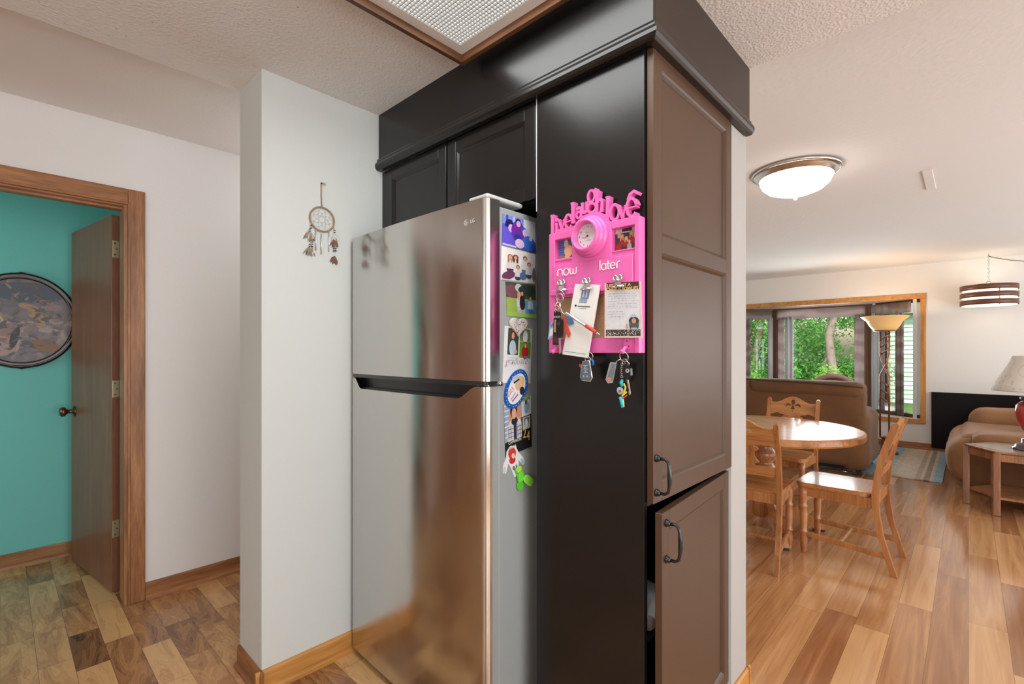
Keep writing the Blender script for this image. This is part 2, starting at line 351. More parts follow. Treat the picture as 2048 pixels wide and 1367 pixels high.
def rect(x0, y0, x1, y1): return [(x0, y0), (x1, y0), (x1, y1), (x0, y1)]
def rrect(x0, y0, x1, y1, r, n=5):
    o = []
    for cx, cy, a in ((x1 - r, y0 + r, -90), (x1 - r, y1 - r, 0), (x0 + r, y1 - r, 90), (x0 + r, y0 + r, 180)):
        for k in range(n + 1): t = R(a + 90 * k / n); o.append((cx + r * math.cos(t), cy + r * math.sin(t)))
    return o
def picture(mb, cn, bgc, shapes, th=.0012, edge=None, step=.00012):
    """printed sheet: corner points TL,TR,BR,BL (facing the viewer), shapes in unit coords laid as ink"""
    TL, TR, BR, BL = [Vector(c) for c in cn]; n = (BR - BL).cross(TL - BL).normalized()
    def P(x, y, d): a = BL.lerp(BR, x); b = TL.lerp(TR, x); return a.lerp(b, y) + n * d
    vs = [P(0, 0, 0), P(1, 0, 0), P(1, 1, 0), P(0, 1, 0), P(0, 0, th), P(1, 0, th), P(1, 1, th), P(0, 1, th)]
    mb.add(vs, [[4, 5, 6, 7], [3, 2, 1, 0], [0, 1, 5, 4], [1, 2, 6, 5], [2, 3, 7, 6], [3, 0, 4, 7]], bgc if not isinstance(bgc, tuple) else flat(bgc))
    d = th; step = min(step, .002 / max(1, len(shapes)))
    for poly, col in shapes:
        d += step; poly = [(max(0, min(1, x)), max(0, min(1, y))) for x, y in poly]
        a = sum(poly[i][0] * poly[(i + 1) % len(poly)][1] - poly[(i + 1) % len(poly)][0] * poly[i][1] for i in range(len(poly)))
        if a < 0: poly = poly[::-1]
        mb.add([P(x, y, d) for x, y in poly], [list(range(len(poly)))], flat(col) if isinstance(col, tuple) else col)
    return P
def figure(x, y, s, hair, shirt, skin=rgb(214, 165, 138), long=False, w=1.0, legs=None):
    """a small printed person: bust about s tall, head at top"""
    o = []
    if legs: o.append((ell(x, y - s * .55, s * .2 * w, s * .22), legs))
    o.append(([(x - s * .24 * w, y - s * .5), (x + s * .24 * w, y - s * .5), (x + s * .2 * w, y - s * .05), (x + s * .07 * w, y + s * .08), (x - s * .07 * w, y + s * .08), (x - s * .2 * w, y - s * .05)], shirt))
    o.append((ell(x, y + s * .22, s * .13 * w * (1.25 if long else 1), s * .17), hair))
    if long: o.append((ell(x - s * .1 * w, y + s * .06, s * .06 * w, s * .2), hair)); o.append((ell(x + s * .1 * w, y + s * .06, s * .06 * w, s * .2), hair))
    o.append((ell(x, y + s * .19, s * .095 * w, s * .13), skin)); return o
def sheet_label(name, label, cat, cn, bgc, shapes, group=None, **k):
    mb = MB(); picture(mb, cn, bgc, shapes, **k); return single(mb, name, label, cat, group)
# ================================================================== THE ROOM SHELL
KC, HC = 2.34, 2.425                       # kitchen and hall / dining ceiling heights
b = MB(); b.box(-2.6, 1.945, -2.4, 4.3, -.06, 0, FLOOR_K); struct(b, 'floor_kitchen')
b = MB(); b.box(1.945, 8.42, -2.4, 3.1, -.06, 0, FLOOR_D); struct(b, 'floor_dining')
b = MB(); b.box(-2.6, 1.932, -2.4, 2.165, KC, HC, W_CEILK); struct(b, 'ceiling_kitchen')
b = MB(); b.box(-2.72, 1.932, -2.52, 4.3, HC, 2.52, W_CEILH); struct(b, 'ceiling_hall')
b = MB(); b.box(1.932, 8.42, -2.52, 3.22, HC, 2.52, W_CEILD); struct(b, 'ceiling_dining')
b = MB()
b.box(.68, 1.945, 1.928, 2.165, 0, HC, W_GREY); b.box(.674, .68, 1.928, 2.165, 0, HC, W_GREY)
struct(b, 'wall_partition')
b = MB(); b.box(1.785, 1.945, .617, 1.928, 0, HC, W_GREY); b.box(1.785, 1.945, .615, .617, 0, HC, mat('dimmed_wall_paint', (.43, .41, .39), .75, bump=.1, bs=90, var=.015)); b.box(1.80, 1.945, 2.165, 3.1, 0, HC, W_HALL); struct(b, 'wall_alcove')  # end face colour darkened to offset the strong light falling on it
b = MB()
b.box(.45, 1.80, 3.1, 3.22, 0, HC, W_HALL); b.box(-.35, .45, 3.1, 3.22, 2.035, HC, W_HALL); b.box(-2.6, -.35, 3.1, 3.22, 0, HC, W_HALL); struct(b, 'wall_hall')
b = MB(); b.box(1.80, 8.42, 3.1, 3.22, 0, HC, W_CREAM); struct(b, 'wall_living')
b = MB(); b.box(-2.72, 8.42, -2.52, -2.4, 0, HC, W_CREAM); struct(b, 'wall_right')
b = MB(); b.box(-2.72, -2.6, -2.4, 4.3, 0, HC, W_HALL); struct(b, 'wall_kitchen')
b = MB(); b.box(-1.62, .97, 4.13, 4.25, 0, HC, W_TEAL); b.box(.95, 1.07, 3.22, 4.13, 0, HC, W_TEAL); b.box(-1.72, -1.6, 3.22, 4.13, 0, HC, W_TEAL)
b.box(.45, .95, 3.221, 3.23, 0, HC, W_TEAL); b.box(-1.6, -.35, 3.221, 3.23, 0, HC, W_TEAL); b.box(-.35, .45, 3.221, 3.23, 2.05, HC, W_TEAL); struct(b, 'wall_bedroom')
def baseboard(name, runs, mt=OAKX):
    b = MB()
    for (x0, y0, x1, y1, nx, ny) in runs:           # a run along a wall, (nx, ny) points into the room
        M = FR((x0, y0, 0), (x1 - x0, y1 - y0, 0), (0, 0, 1)); L = math.hypot(x1 - x0, y1 - y0); n = M.col[2]; s = 1 if n[0] * nx + n[1] * ny > 0 else -1
        prof = [(0, 0), (0, .085), (.006, .085), (.011, .076), (.012, .022), (.017, .019), (.022, .012), (.024, 0)]
        vs = []; 
        for e in (0, L): vs += [(e, z, s * d) for d, z in prof]
        k = len(prof); fs = [[i, i + 1, k + i + 1, k + i] for i in range(k - 1)] + [list(range(k)), list(range(k, 2 * k))[::-1]]
        b.add(vs, fs, mt, False, M)
    return struct(b, name)
baseboard('baseboard_hall', [(.515, 3.1, 1.80, 3.1, 0, -1)])
baseboard('baseboard_bedroom', [(-1.6, 4.13, .95, 4.13, 0, -1)])
baseboard('baseboard_partition', [(.65, 1.928, 1.785, 1.928, 0, -1)], OAKGOLD)
baseboard('baseboard_partition_end', [(.674, 2.165, .674, 1.904, -1, 0)], OAKY)
baseboard('baseboard_alcove', [(1.787, .615, 1.969, .615, 0, -1), (1.945, .60, 1.945, 3.1, 1, 0)], OAKGOLD)
baseboard('baseboard_window', [(8.3, -2.4, 8.3, 3.1, -1, 0)], OAKY)
baseboard('baseboard_right', [(-2.6, -2.4, 8.3, -2.4, 0, 1)])
# doorway into the teal bedroom
b = MB()
for x0, x1 in ((.444, .515), (-.415, -.344)):
    b.box(x0, x1, 3.082, 3.1, 0, 2.10, OAK, .004); xi = x0 if x0 > 0 else x1; sg = 1 if x0 > 0 else -1
    b.box(xi - .0015 * sg, xi + .010 * sg, 3.078, 3.10, 0, 2.03, OAK, .003)
b.box(-.344, .444, 3.082, 3.1, 2.022, 2.10, OAKX, .004); b.box(-.344, .444, 3.078, 3.1, 2.020, 2.032, OAKX, .003)
b.box(.430, .45, 3.094, 3.225, 0, 2.035, OAK); b.box(-.35, -.33, 3.094, 3.225, 0, 2.035, OAK); b.box(-.33, .43, 3.094, 3.225, 2.012, 2.035, OAKX)
b.box(-.33, -.32, 3.13, 3.17, 0, 2.0, OAK); b.box(-.33, .43, 3.13, 3.17, 2.002, 2.012, OAKX)
struct(b, 'door_1')
b = MB()
for xx in (-1.36,):
    b.box(xx, xx + .398, 3.085, 3.1, 0, 2.03, OAK); b.box(xx + .402, xx + .8, 3.085, 3.1, 0, 2.03, DOORW); b.box(xx - .07, xx, 3.08, 3.1, 0, 2.10, OAK); b.box(xx + .8, xx + .87, 3.08, 3.1, 0, 2.10, OAK); b.box(xx - .07, xx + .87, 3.08, 3.1, 2.03, 2.10, OAKX)
struct(b, 'reflection_door')  # unseen double door, added to give brown bands in the fridge reflection
# the door leaf standing open in the bedroom
A = Vector((.404, 3.285, 0)); FE = Vector((.300, 3.975, 0)); LD = (FE - A).length
DM = FR((FE.x, FE.y, .012), (A.x - FE.x, A.y - FE.y, 0), (0, 0, 1))
t = thing('interior_door', 'flat brown veneer door swung open into the teal bedroom', 'door', (A.x, A.y, 0))
MB().box(0, LD, 0, 1.99, -.035, 0, DOORW, .002, DM).build('door_slab', t)
k = MB()
k.lathe([(.0, -.002), (.03, -.002), (.031, .004), (.014, .010), (.011, .026), (.014, .036), (.026, .044), (.029, .056), (.024, .066), (0, .070)], BRONZE, DM @ Matrix.Translation((.062, .91, 0)))
k.build('door_knob', t)
for z in (1.81, 1.07, .33):
    h = MB(); h.box(LD - .001, LD + .002, z - .045, z + .045, -.032, -.004, BRASS, .001, DM)
    h.box(LD + .002, LD + .022, z - .045, z + .045, -.043, -.039, BRASS, .001, DM)
    h.tube([DM @ Vector((LD + .004, z + q, -.040)) for q in (-.046, .046)], .006, BRASS, 10)
    for q in (-.03, 0, .03): h.tube([DM @ Vector((LD + a, z + q, -.014 - .008 * (q == 0))) for a in (.0015, .0028)], .004, BRONZE, 8)
    h.build('hinge', t, label='brass hinge')
# oval picture on the teal wall
t = thing('oval_painting', 'oval dark-framed muted painting on the teal bedroom wall', 'painting', (.09, 4.115, 1.465))
M = FY(.09, 4.13, 1.465)
b = MB(); prof = [(0.0, 0), (0.0, .022), (.008, .03), (.014, .022), (.02, .03), (.03, .026), (.036, .012), (.036, 0)]
n = 72; vs = []; fs = []
for k in range(n):
    a = 2 * PI * k / n; c, s = math.cos(a), math.sin(a)
    for d, h in prof:
        bump = .006 * max(0, 1 - abs(math.remainder(a - PI / 2, PI)) / .09)
        vs.append(((.222 + d + (bump if d > .02 else 0)) * c, (.25 + d + (bump if d > .02 else 0)) * s, h))
m_ = len(prof)
for k in range(n):
    for i in range(m_ - 1): k2 = (k + 1) % n; fs.append([k * m_ + i, k2 * m_ + i, k2 * m_ + i + 1, k * m_ + i + 1])
b.add(vs, fs, mat('dark_mahogany_gloss', rgb(48, 24, 16), .22, var=.2, vs=20), True, M); b.build('frame', t)
def painting_mat():
    m, tt, bb = base('oil_painting', (.2, .15, .15), .35)
    c = coords(tt, (1, 1, 1)); nn = nd(tt, 'ShaderNodeTexNoise'); tt.links.new(c, nn.inputs['Vector'])
    for kk, vv in (('Scale', 7.0), ('Detail', 7), ('Distortion', 1.4), ('Roughness', .6)): nn.inputs[kk].default_value = vv
    tt.links.new(ramp(tt, nn.outputs['Fac'], [(.3, rgb(52, 48, 58)), (.45, rgb(96, 78, 84)), (.56, rgb(122, 96, 96)), (.68, rgb(178, 146, 132)), (.8, rgb(120, 130, 150))]), bb.inputs['Base Color']); return m
PM = painting_mat()
b = MB(); b.prism(ell(0, 0, .224, .252, 0, 56), 0, .012, PM, M)
for i, (poly, c) in enumerate([(ell(.03, .17, .16, .06), rgb(84, 88, 104)), (ell(-.13, -.07, .1, .12, .3), rgb(168, 120, 116)), (ell(-.1, -.15, .09, .06, -.2), rgb(190, 150, 146)), (ell(.065, .02, .03, .07, .35), rgb(186, 146, 112)),
        (ell(.03, .085, .045, .016, -.2), rgb(190, 138, 112)), (ell(.13, .085, .05, .022), rgb(160, 130, 128)), (ell(-.11, .04, .012, .06, .6), rgb(200, 176, 140)), (ell(-.03, -.1, .018, .07, -.2), rgb(60, 52, 58)),
        (ell(.11, -.055, .05, .012), rgb(176, 164, 170)), (ell(.1, -.15, .07, .035, -.3), rgb(150, 106, 76)), (rect(-.02, -.095, .19, -.092), rgb(168, 160, 164)), (ell(.15, -.0, .035, .018), rgb(172, 152, 150)), (ell(-.02, -.01, .09, .006, .05), rgb(190, 168, 150))]):
    b.prism([p for p in poly], .0121, .0122 + .0001 * i, flat(c), M)
rnd = random.Random(12); pal0 = [rgb(96, 80, 88), rgb(150, 120, 116), rgb(186, 152, 140), rgb(84, 84, 100), rgb(120, 96, 92), rgb(166, 140, 150), rgb(70, 62, 68), rgb(140, 108, 84)]
pal = [tuple(.5 * a_ + .5 * b_ for a_, b_ in zip(c_, rgb(108, 94, 100))) for c_ in pal0]
for i in range(150):
    a, rr_ = rnd.uniform(0, 2 * PI), math.sqrt(rnd.random()); x_, y_ = .19 * rr_ * math.cos(a), .22 * rr_ * math.sin(a)
    b.prism(ell(x_, y_, rnd.uniform(.006, .028), rnd.uniform(.003, .010), rnd.uniform(-.9, .9), 9), .0121, .0136 + .00001 * i, flat(pal[(int(abs(y_ * 14)) + rnd.randrange(3)) % 8]), M)
b.build('canvas', t)
# ================================================================== KITCHEN: LIGHT, SOFFIT, CABINETS
t = thing('ceiling_light_box', 'wood-framed ceiling light box with white eggcrate grid above the fridge', 'ceiling light', (.81, .69, KC))
x0, x1, y0, y1 = .50, 1.126, .08, 1.305
f = MB(); q = .018
for (a0, a1, c0, c1, mt) in ((x0, x1, y1 - q, y1, WALNUTX), (x0, x1, y0, y0 + q, WALNUTX), (x0, x0 + q, y0 + q, y1 - q, WALNUT), (x1 - q, x1, y0 + q, y1 - q, WALNUT)):
    f.box(a0, a1, c0, c1, 2.29, KC, mt, .002)
f.build('wood_frame', t)
f = MB(); i0, i1, j0, j1 = x0 + q, x1 - q, y0 + q, y1 - q; wd = .036
for (a0, a1, c0, c1) in ((i0, i1, j1 - wd, j1), (i0, i1, j0, j0 + wd), (i0, i0 + wd, j0 + wd, j1 - wd), (i1 - wd, i1, j0 + wd, j1 - wd)): f.box(a0, a1, c0, c1, 2.316, 2.32, WHITE)
f.build('metal_border', t)
g = MB(); gx0, gx1, gy0, gy1 = i0 + wd, i1 - wd, j0 + wd, j1 - wd; st = .0128
GR = mat('eggcrate_plastic', (.60, .61, .60), .35, var=.02)
k = int((gx1 - gx0) / st)
for i in range(k + 1): xx = gx0 + (gx1 - gx0) * i / k; g.box(xx - .0012, xx + .0012, gy0, gy1, 2.317, 2.323, GR)
k = int((gy1 - gy0) / st)
for i in range(k + 1): yy = gy0 + (gy1 - gy0) * i / k; g.box(gx0, gx1, yy - .0012, yy + .0012, 2.317, 2.323, GR)
g.build('grid', t)
MB().box(i0 + .012, i1 - .012, j0 + .012, j1 - .012, 2.3245, 2.33, emis('lit_diffuser', (.97, 1.0, .98), .95)).build('diffuser', t)

t = thing('cabinet_soffit', 'black painted soffit with crown strip around the top of the cabinets', 'soffit', (1.5, 1.2, 2.1))
sf = MB(); sf.box(1.169, 1.185, .598, 1.928, 2.122, KC, BLACK); SOF = mat('espresso_soffit_warm_side', (.032, .021, .015), .38, var=.1, vs=4, bump=.03, bs=260, Specular_IOR_Level=.35); sf.box(1.185, 1.932, .598, .614, 2.122, KC, SOF); sf.box(1.93, 1.932, .614, .70, 2.122, KC, SOF)  # front run browner than the side run: warm light put into its colour
sf.build('fascia', t)
def crown(runx, M, mt, L, e0, e1):
    prof = [(0, .052), (.006, .052), (.009, .044), (.009, .036), (.015, .034), (.019, .024), (.019, .014), (.014, .006), (.008, 0), (-.012, 0), (-.012, .052)]
    b = MB(); k = len(prof); vs = [(e0 - d * (e0 != 0 or 1) * runx[0], z, d) for d, z in prof] + [(L + d * runx[1], z, d) for d, z in prof]
    fs = [[i, (i + 1) % k, k + (i + 1) % k, k + i] for i in range(k)] + [list(range(k))[::-1], list(range(k, 2 * k))]
    b.add(vs, fs, mt, False, M); return b
crown((0, 1), FX(1.169, 1.928, 2.088), BLACK, 1.33, 0, 0).build('crown_molding', t)
crown((1, 0), FY(1.169, .598, 2.088), SOF, .760, 0, 0).build('crown_molding', t)

def shaker(mb, M, w_, h_, st_, panels, mt, th=.02, seams=()):
    """framed door: local x right, y up, front face at z = th"""
    ys = [0] + [v for p in panels for v in p] + [h_]
    mb.box(0, st_, 0, h_, 0, th, mt, .0015, M, 1); mb.box(w_ - st_, w_, 0, h_, 0, th, mt, .0015, M, 1)
    for i in range(0, len(ys), 2): mb.box(st_, w_ - st_, ys[i], ys[i + 1], 0, th, mt, .0008, M, 1)
    for (a, c) in panels:
        mb.box(st_ - .002, w_ - st_ + .002, a - .002, c + .002, .002, th - .010, mt, 0, M)
        x0, x1 = st_, w_ - st_; e = .012
        O = [(x0, a), (x1, a), (x1, c), (x0, c)]; I = [(x0 + e, a + e), (x1 - e, a + e), (x1 - e, c - e), (x0 + e, c - e)]; Md = [(x0 + e * .45, a + e * .45), (x1 - e * .45, a + e * .45), (x1 - e * .45, c - e * .45), (x0 + e * .45, c - e * .45)]
        vs = [(p[0], p[1], th - .0005) for p in O] + [(p[0], p[1], th - .0035) for p in Md] + [(p[0], p[1], th - .0095) for p in I]
        mb.add(vs, [[i, (i + 1) % 4, 4 + (i + 1) % 4, 4 + i] for i in range(4)] + [[4 + i, 4 + (i + 1) % 4, 8 + (i + 1) % 4, 8 + i] for i in range(4)], mt, False, M)
    return mb
def pull(M, x, y0, y1, parent, out=.034):
    h = MB(); ym = (y0 + y1) / 2; L = y1 - y0
    h.tube([M @ Vector(p) for p in ((x, y0, .004), (x, y0, out * .75), (x, y0 + .006, out), (x, y0 + .2 * L, out + .003), (x, ym - .12 * L, out + .005), (x, ym + .12 * L, out + .005), (x, y1 - .2 * L, out + .003), (x, y1 - .006, out), (x, y1, out * .75), (x, y1, .004))],
           [.0048, .0042, .0042, .0042, .0062, .0062, .0042, .0042, .0042, .0048], PEWTER, 12)
    for y in (y0, y1): h.lathe([(.0105, 0), (.0105, .003), (.007, .006), (.0085, .009), (.005, .013)], PEWTER, M @ Matrix.Translation((x, y, 0)), 18)
    return h.build('handle', parent, label='dark metal bow handle')
t = thing('pantry_cabinet', 'tall black pantry cabinet with shaker doors, lower door ajar', 'cabinet', (1.48, .82, 0))
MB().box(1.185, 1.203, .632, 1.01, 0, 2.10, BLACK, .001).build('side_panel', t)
MB().box(1.1848, 1.187, 1.0085, 1.0118, 1.73, 2.09, PRIMER).build('edge_strip', t, label='unpainted light edge strip')
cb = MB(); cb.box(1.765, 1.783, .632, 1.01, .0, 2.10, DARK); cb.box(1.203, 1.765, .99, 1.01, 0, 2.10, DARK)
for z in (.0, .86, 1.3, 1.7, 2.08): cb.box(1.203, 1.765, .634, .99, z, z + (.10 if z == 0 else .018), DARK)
cb.build('carcass', t)
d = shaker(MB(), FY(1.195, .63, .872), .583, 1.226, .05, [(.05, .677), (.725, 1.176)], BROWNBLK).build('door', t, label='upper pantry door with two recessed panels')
pull(FY(1.195, .61, .872), .014, .030, .122, d)
lf, rt = Vector((1.188, .582, 0)), Vector((1.784, .622, 0)); dr = (rt - lf).normalized(); nn = dr.cross(Vector((0, 0, 1)))
LM = FR(tuple(lf - nn * .02 + Vector((0, 0, .105))), tuple(dr), (0, 0, 1))
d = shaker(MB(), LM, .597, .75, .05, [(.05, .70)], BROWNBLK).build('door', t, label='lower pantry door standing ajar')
pull(LM @ Matrix.Translation((0, 0, .02)), .025, .625, .721, d)
b = MB(); b.soft(1.215, 1.36, .634, .80, .515, .60, mat('crumpled_plastic_film', rgb(220, 236, 244), .3, var=.35, vs=26), .04, 10, .012, 26, 5)
b.soft(1.220, 1.36, .633, .80, .502, .552, mat('crumpled_film_mauve', rgb(170, 150, 160), .35, var=.3, vs=26), .024, 10, .008, 26, 9)
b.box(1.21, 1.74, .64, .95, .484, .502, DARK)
single(b, 'plastic_bag', 'pale blue and mauve crumpled plastic bag behind the ajar pantry door', 'bag')

t = thing('upper_cabinet', 'black two-door wall cabinet above the fridge', 'cabinet', (1.45, 1.47, 1.775))
cb = MB(); cb.box(1.207, 1.783, 1.012, 1.926, 1.775, 1.79, DARK); cb.box(1.207, 1.783, 1.012, 1.03, 1.79, 2.087, DARK); cb.box(1.207, 1.783, 1.91, 1.926, 1.775, 2.087, BLACK); cb.box(1.207, 1.215, 1.03, 1.91, 1.79, 2.087, DARK)
cb.build('carcass', t)
MB().box(1.187, 1.207, 1.896, 1.926, 1.776, 2.087, BLACK).build('filler_strip', t)
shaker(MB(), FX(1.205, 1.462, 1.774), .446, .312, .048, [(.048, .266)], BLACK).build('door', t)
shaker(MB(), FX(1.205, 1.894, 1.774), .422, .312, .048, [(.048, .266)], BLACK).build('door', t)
MB().box(1.198, 1.2065, 1.4635, 1.4705, 1.774, 2.086, PRIMER).build('edge_strip', t, label='light gap strip between the doors')
# ================================================================== FRIDGE
t = thing('refrigerator', 'stainless steel top-freezer refrigerator with grey sides covered in photos', 'refrigerator', (1.4, 1.5, 0))
FY0, FY1 = 1.081, 1.916
def fx(y): s = (y - (FY0 + FY1) / 2) / ((FY1 - FY0) / 2); return 1.016 + .013 * s * s + .016 * max(0, (abs(s) - .965) / .035) ** 2
ys = [FY0, FY0 + .0015, FY0 + .004, FY0 + .008, FY0 + .014] + [FY0 + .02 + (FY1 - FY0 - .04) * i / 28 for i in range(29)] + [FY1 - .014, FY1 - .008, FY1 - .004, FY1 - .0015, FY1]
def dprism(mb, y0, y1, zt, zb, mt, xb=1.083, inset=0.0):
    """piece of curved door: zt, zb functions of y"""
    yy = [y0] + [y for y in ys if y0 + 1e-5 < y < y1 - 1e-5] + [y1]; n = len(yy)
    yq = [y - .0045 if y <= FY0 + 1e-6 else (y + .0045 if y >= FY1 - 1e-6 else y) for y in yy]
    vs = [(fx(y) + inset, y, zb(y)) for y in yy] + [(fx(y) + inset, y, zt(y)) for y in yy] + [(xb, q_, zb(y)) for y, q_ in zip(yy, yq)] + [(xb, q_, zt(y)) for y, q_ in zip(yy, yq)]
    fs = [[i, n + i, n + i + 1, i + 1] for i in range(n - 1)]
    mb.add(vs, fs, mt, True)
    fs = [[2 * n + i, 2 * n + i + 1, 3 * n + i + 1, 3 * n + i] for i in range(n - 1)] + [[n + i, 3 * n + i, 3 * n + i + 1, n + i + 1] for i in range(n - 1)] + [[i, i + 1, 2 * n + i + 1, 2 * n + i] for i in range(n - 1)] + [[0, 2 * n, 3 * n, n], [n - 1, 2 * n - 1, 4 * n - 1, 3 * n - 1]]
    mb.add(vs, fs, mt, False)
K = lambda v: (lambda y: v)
b = MB(); dprism(b, FY0, FY1, K(1.757), K(1.187), STEEL)
fd = b.build('freezer_door', t)
def scoop(y):
    if y < 1.12: return 1.170
    if y < 1.215: u = (y - 1.12) / .095; u = u * u * (3 - 2 * u); return 1.170 - .043 * u
    if y < 1.825: return 1.127
    if y < 1.885: u = (1.885 - y) / .06; u = u * u * (3 - 2 * u); return 1.170 - .043 * u
    return 1.170
ys = sorted(set(ys + [1.12 + .095 * i / 8 for i in range(9)] + [1.825 + .06 * i / 8 for i in range(9)]))
b = MB(); dprism(b, FY0, FY1, scoop, K(.03), STEEL, 1.05); b.box(1.05, 1.083, FY0 + .001, FY1 - .001, .03, 1.10, GREYPL); b.box(1.05, 1.083, FY0 + .001, FY0 + .02, 1.10, 1.170, GREYPL); b.box(1.05, 1.083, FY1 - .02, FY1 - .001, 1.10, 1.170, GREYPL)
ld = b.build('fridge_door', t)
b = MB(); b.box(1.062, 1.083, FY0 + .02, FY1 - .02, 1.10, 1.172, BLKPL); b.box(1.05, 1.064, 1.14, 1.87, 1.10, 1.132, BLKPL); b.box(1.045, 1.075, FY0 + .02, 1.30, 1.155, 1.171, BLKPL)
b.build('handle_recess', ld, label='black scooped handle pocket')
b = MB(); dprism(b, FY0 + .004, FY1 - .003, K(1.187), K(1.173), mat('satin_black_trim', (.03, .031, .033), .25), 1.083, .003); b.build('door_trim', fd, label='black strip under the freezer door')
b = MB(); b.box(1.083, 1.76, FY0 + .002, FY1 - .002, .03, 1.742, GREYPL, .006); b.build('body', t)
MB().box(1.06, 1.70, FY0 + .02, FY1 - .02, 0, .03, BLKPL).build('base', t)
b = MB(); b.box(1.035, 1.20, 1.082, 1.17, 1.757, 1.772, mat('light_grey_cover', (.55, .57, .57), .4), .006, None, 3); b.build('hinge_cover', t, label='light grey top hinge cover')
b = MB(); b.box(1.035, 1.10, FY0 - .004, FY0 + .05, 1.171, 1.177, CHROME, .002); b.tube([(1.052, FY0 + .012, 1.165), (1.052, FY0 + .012, 1.19)], .007, CHROME, 12); b.tube([(1.092, FY0 - .004, 1.179), (1.092, FY0 + .01, 1.179)], .006, CHROME, 10); b.build('hinge', t, label='chrome middle hinge')
LOGO = mat('logo_white', (.80, .80, .80), .3)
b = MB(); lx = fx(1.16) - .0006; M = FX(lx, 1.168, 1.692)
b.ribbon([(.0088 * math.cos(a), .0088 * math.sin(a)) for a in (R(60 + 300 * k / 24) for k in range(25))], .0014, 0, .0006, LOGO, M)
b.ribbon([(-.001, .0045), (-.001, -.0045), (.003, -.0045)], .0013, 0, .0006, LOGO, M); b.ribbon([(.002, 0), (.0086, 0)], .0013, 0, .0006, LOGO, M); b.prism(ell(-.0038, .0032, .0009, .0009, 0, 8), 0, .0006, LOGO, M)
b.text('LG', .0165, LOGO, FX(lx - .0001, 1.149, 1.6865), .0002); b.build('logo', fd, label='round maker emblem and letters')
# ================================================================== PHOTOS AND MAGNETS ON THE FRIDGE SIDE (the side looks towards -Y)
PY = FY0 + .0016
def SF(l): return [(x, PY, z) for x, z in l]
SKIN = rgb(214, 165, 138); DKH = rgb(46, 30, 28)
sheet_label('photograph', 'blue and purple tinted family photo, topmost on the fridge side', 'photo', SF([(1.102, 1.72), (1.262, 1.722), (1.262, 1.617), (1.099, 1.621)]), rgb(88, 92, 190),
  [(rect(0, .7, .62, 1), rgb(120, 140, 214)), (rect(.1, .72, .16, 1), rgb(60, 66, 150)), (rect(.3, .74, .36, 1), rgb(180, 196, 235)), (rect(.62, .35, 1, 1), rgb(226, 230, 240)), (ell(.2, .68, .13, .2), rgb(24, 30, 96)), (ell(.12, .28, .2, .34), rgb(100, 84, 205)), (ell(.24, .6, .075, .13), rgb(206, 172, 226)),
   (ell(.45, .55, .2, .34), rgb(112, 44, 160)), (ell(.45, .86, .08, .11), rgb(50, 34, 110)), (ell(.46, .8, .065, .1), rgb(216, 168, 218)), (ell(.44, .34, .1, .13), rgb(30, 60, 160)), (ell(.62, .64, .08, .1), rgb(70, 90, 190)), (ell(.66, .56, .075, .12), rgb(214, 186, 230)),
   (ell(.78, .25, .2, .24), rgb(60, 110, 214)), (ell(.5, .17, .14, .15), rgb(226, 190, 226)), (ell(.84, .42, .05, .08), rgb(220, 230, 250)), (rect(0, 0, .4, .06), rgb(190, 196, 240)), (ell(.93, .16, .08, .1), rgb(36, 84, 190))], 'photos on the fridge side')
fam = []
for x, y, s_, h, sh, lg, lgc in ((.25, .62, .5, rgb(170, 120, 86), rgb(216, 210, 208), True, rgb(96, 56, 84)), (.40, .64, .5, rgb(96, 54, 44), rgb(220, 214, 212), True, None), (.68, .66, .5, DKH, rgb(214, 212, 214), False, rgb(88, 110, 150)), (.80, .50, .46, rgb(70, 44, 38), rgb(210, 208, 212), False, rgb(60, 74, 100)), (.47, .36, .42, rgb(120, 78, 60), rgb(218, 212, 212), False, rgb(60, 56, 80))):
    fam += figure(x, y, s_, h, sh, SKIN, lg, 1.0, lgc)
fam += [(ell(.2, .16, .2, .12, .5), rgb(104, 58, 88)), (ell(.95, .3, .05, .24), rgb(120, 106, 104)), (ell(.62, .2, .1, .13), rgb(84, 110, 148)), (rect(.02, .0, .98, .035), rgb(200, 196, 198))]
sheet_label('photograph', 'group portrait of five people in white shirts, second photo down the fridge side', 'photo', SF([(1.097, 1.6165), (1.262, 1.613), (1.259, 1.511), (1.094, 1.509)]), rgb(232, 228, 226), fam, 'photos on the fridge side')
out = [(rect(0, .55, 1, 1), rgb(70, 78, 66)), (ell(.2, .74, .24, .2), rgb(122, 76, 86)), (ell(.42, .86, .12, .12), rgb(196, 200, 200)), (ell(.7, .8, .3, .16), rgb(48, 62, 56)), (rect(0, 0, 1, .54), rgb(152, 178, 84)), (rect(.35, 0, .62, .25), rgb(190, 180, 174)), (rect(.62, .1, .97, .5), rgb(86, 150, 206)), (rect(0, 0, 1, .12), rgb(150, 196, 84))]
out += figure(.42, .56, .5, rgb(200, 160, 110), rgb(210, 210, 214), SKIN, True, .8, rgb(200, 196, 190)) + figure(.52, .60, .5, DKH, rgb(44, 40, 44), SKIN, False, .8, rgb(44, 40, 44)) + figure(.8, .48, .44, rgb(90, 60, 50), rgb(196, 214, 232), SKIN, False, 1, rgb(70, 130, 190))
sheet_label('photograph', 'outdoor photo of people on a green lawn in a clear sleeve, above the heart magnet', 'photo', SF([(1.115, 1.505), (1.262, 1.507), (1.264, 1.393), (1.122, 1.396)]), rgb(120, 140, 96), out, 'photos on the fridge side')
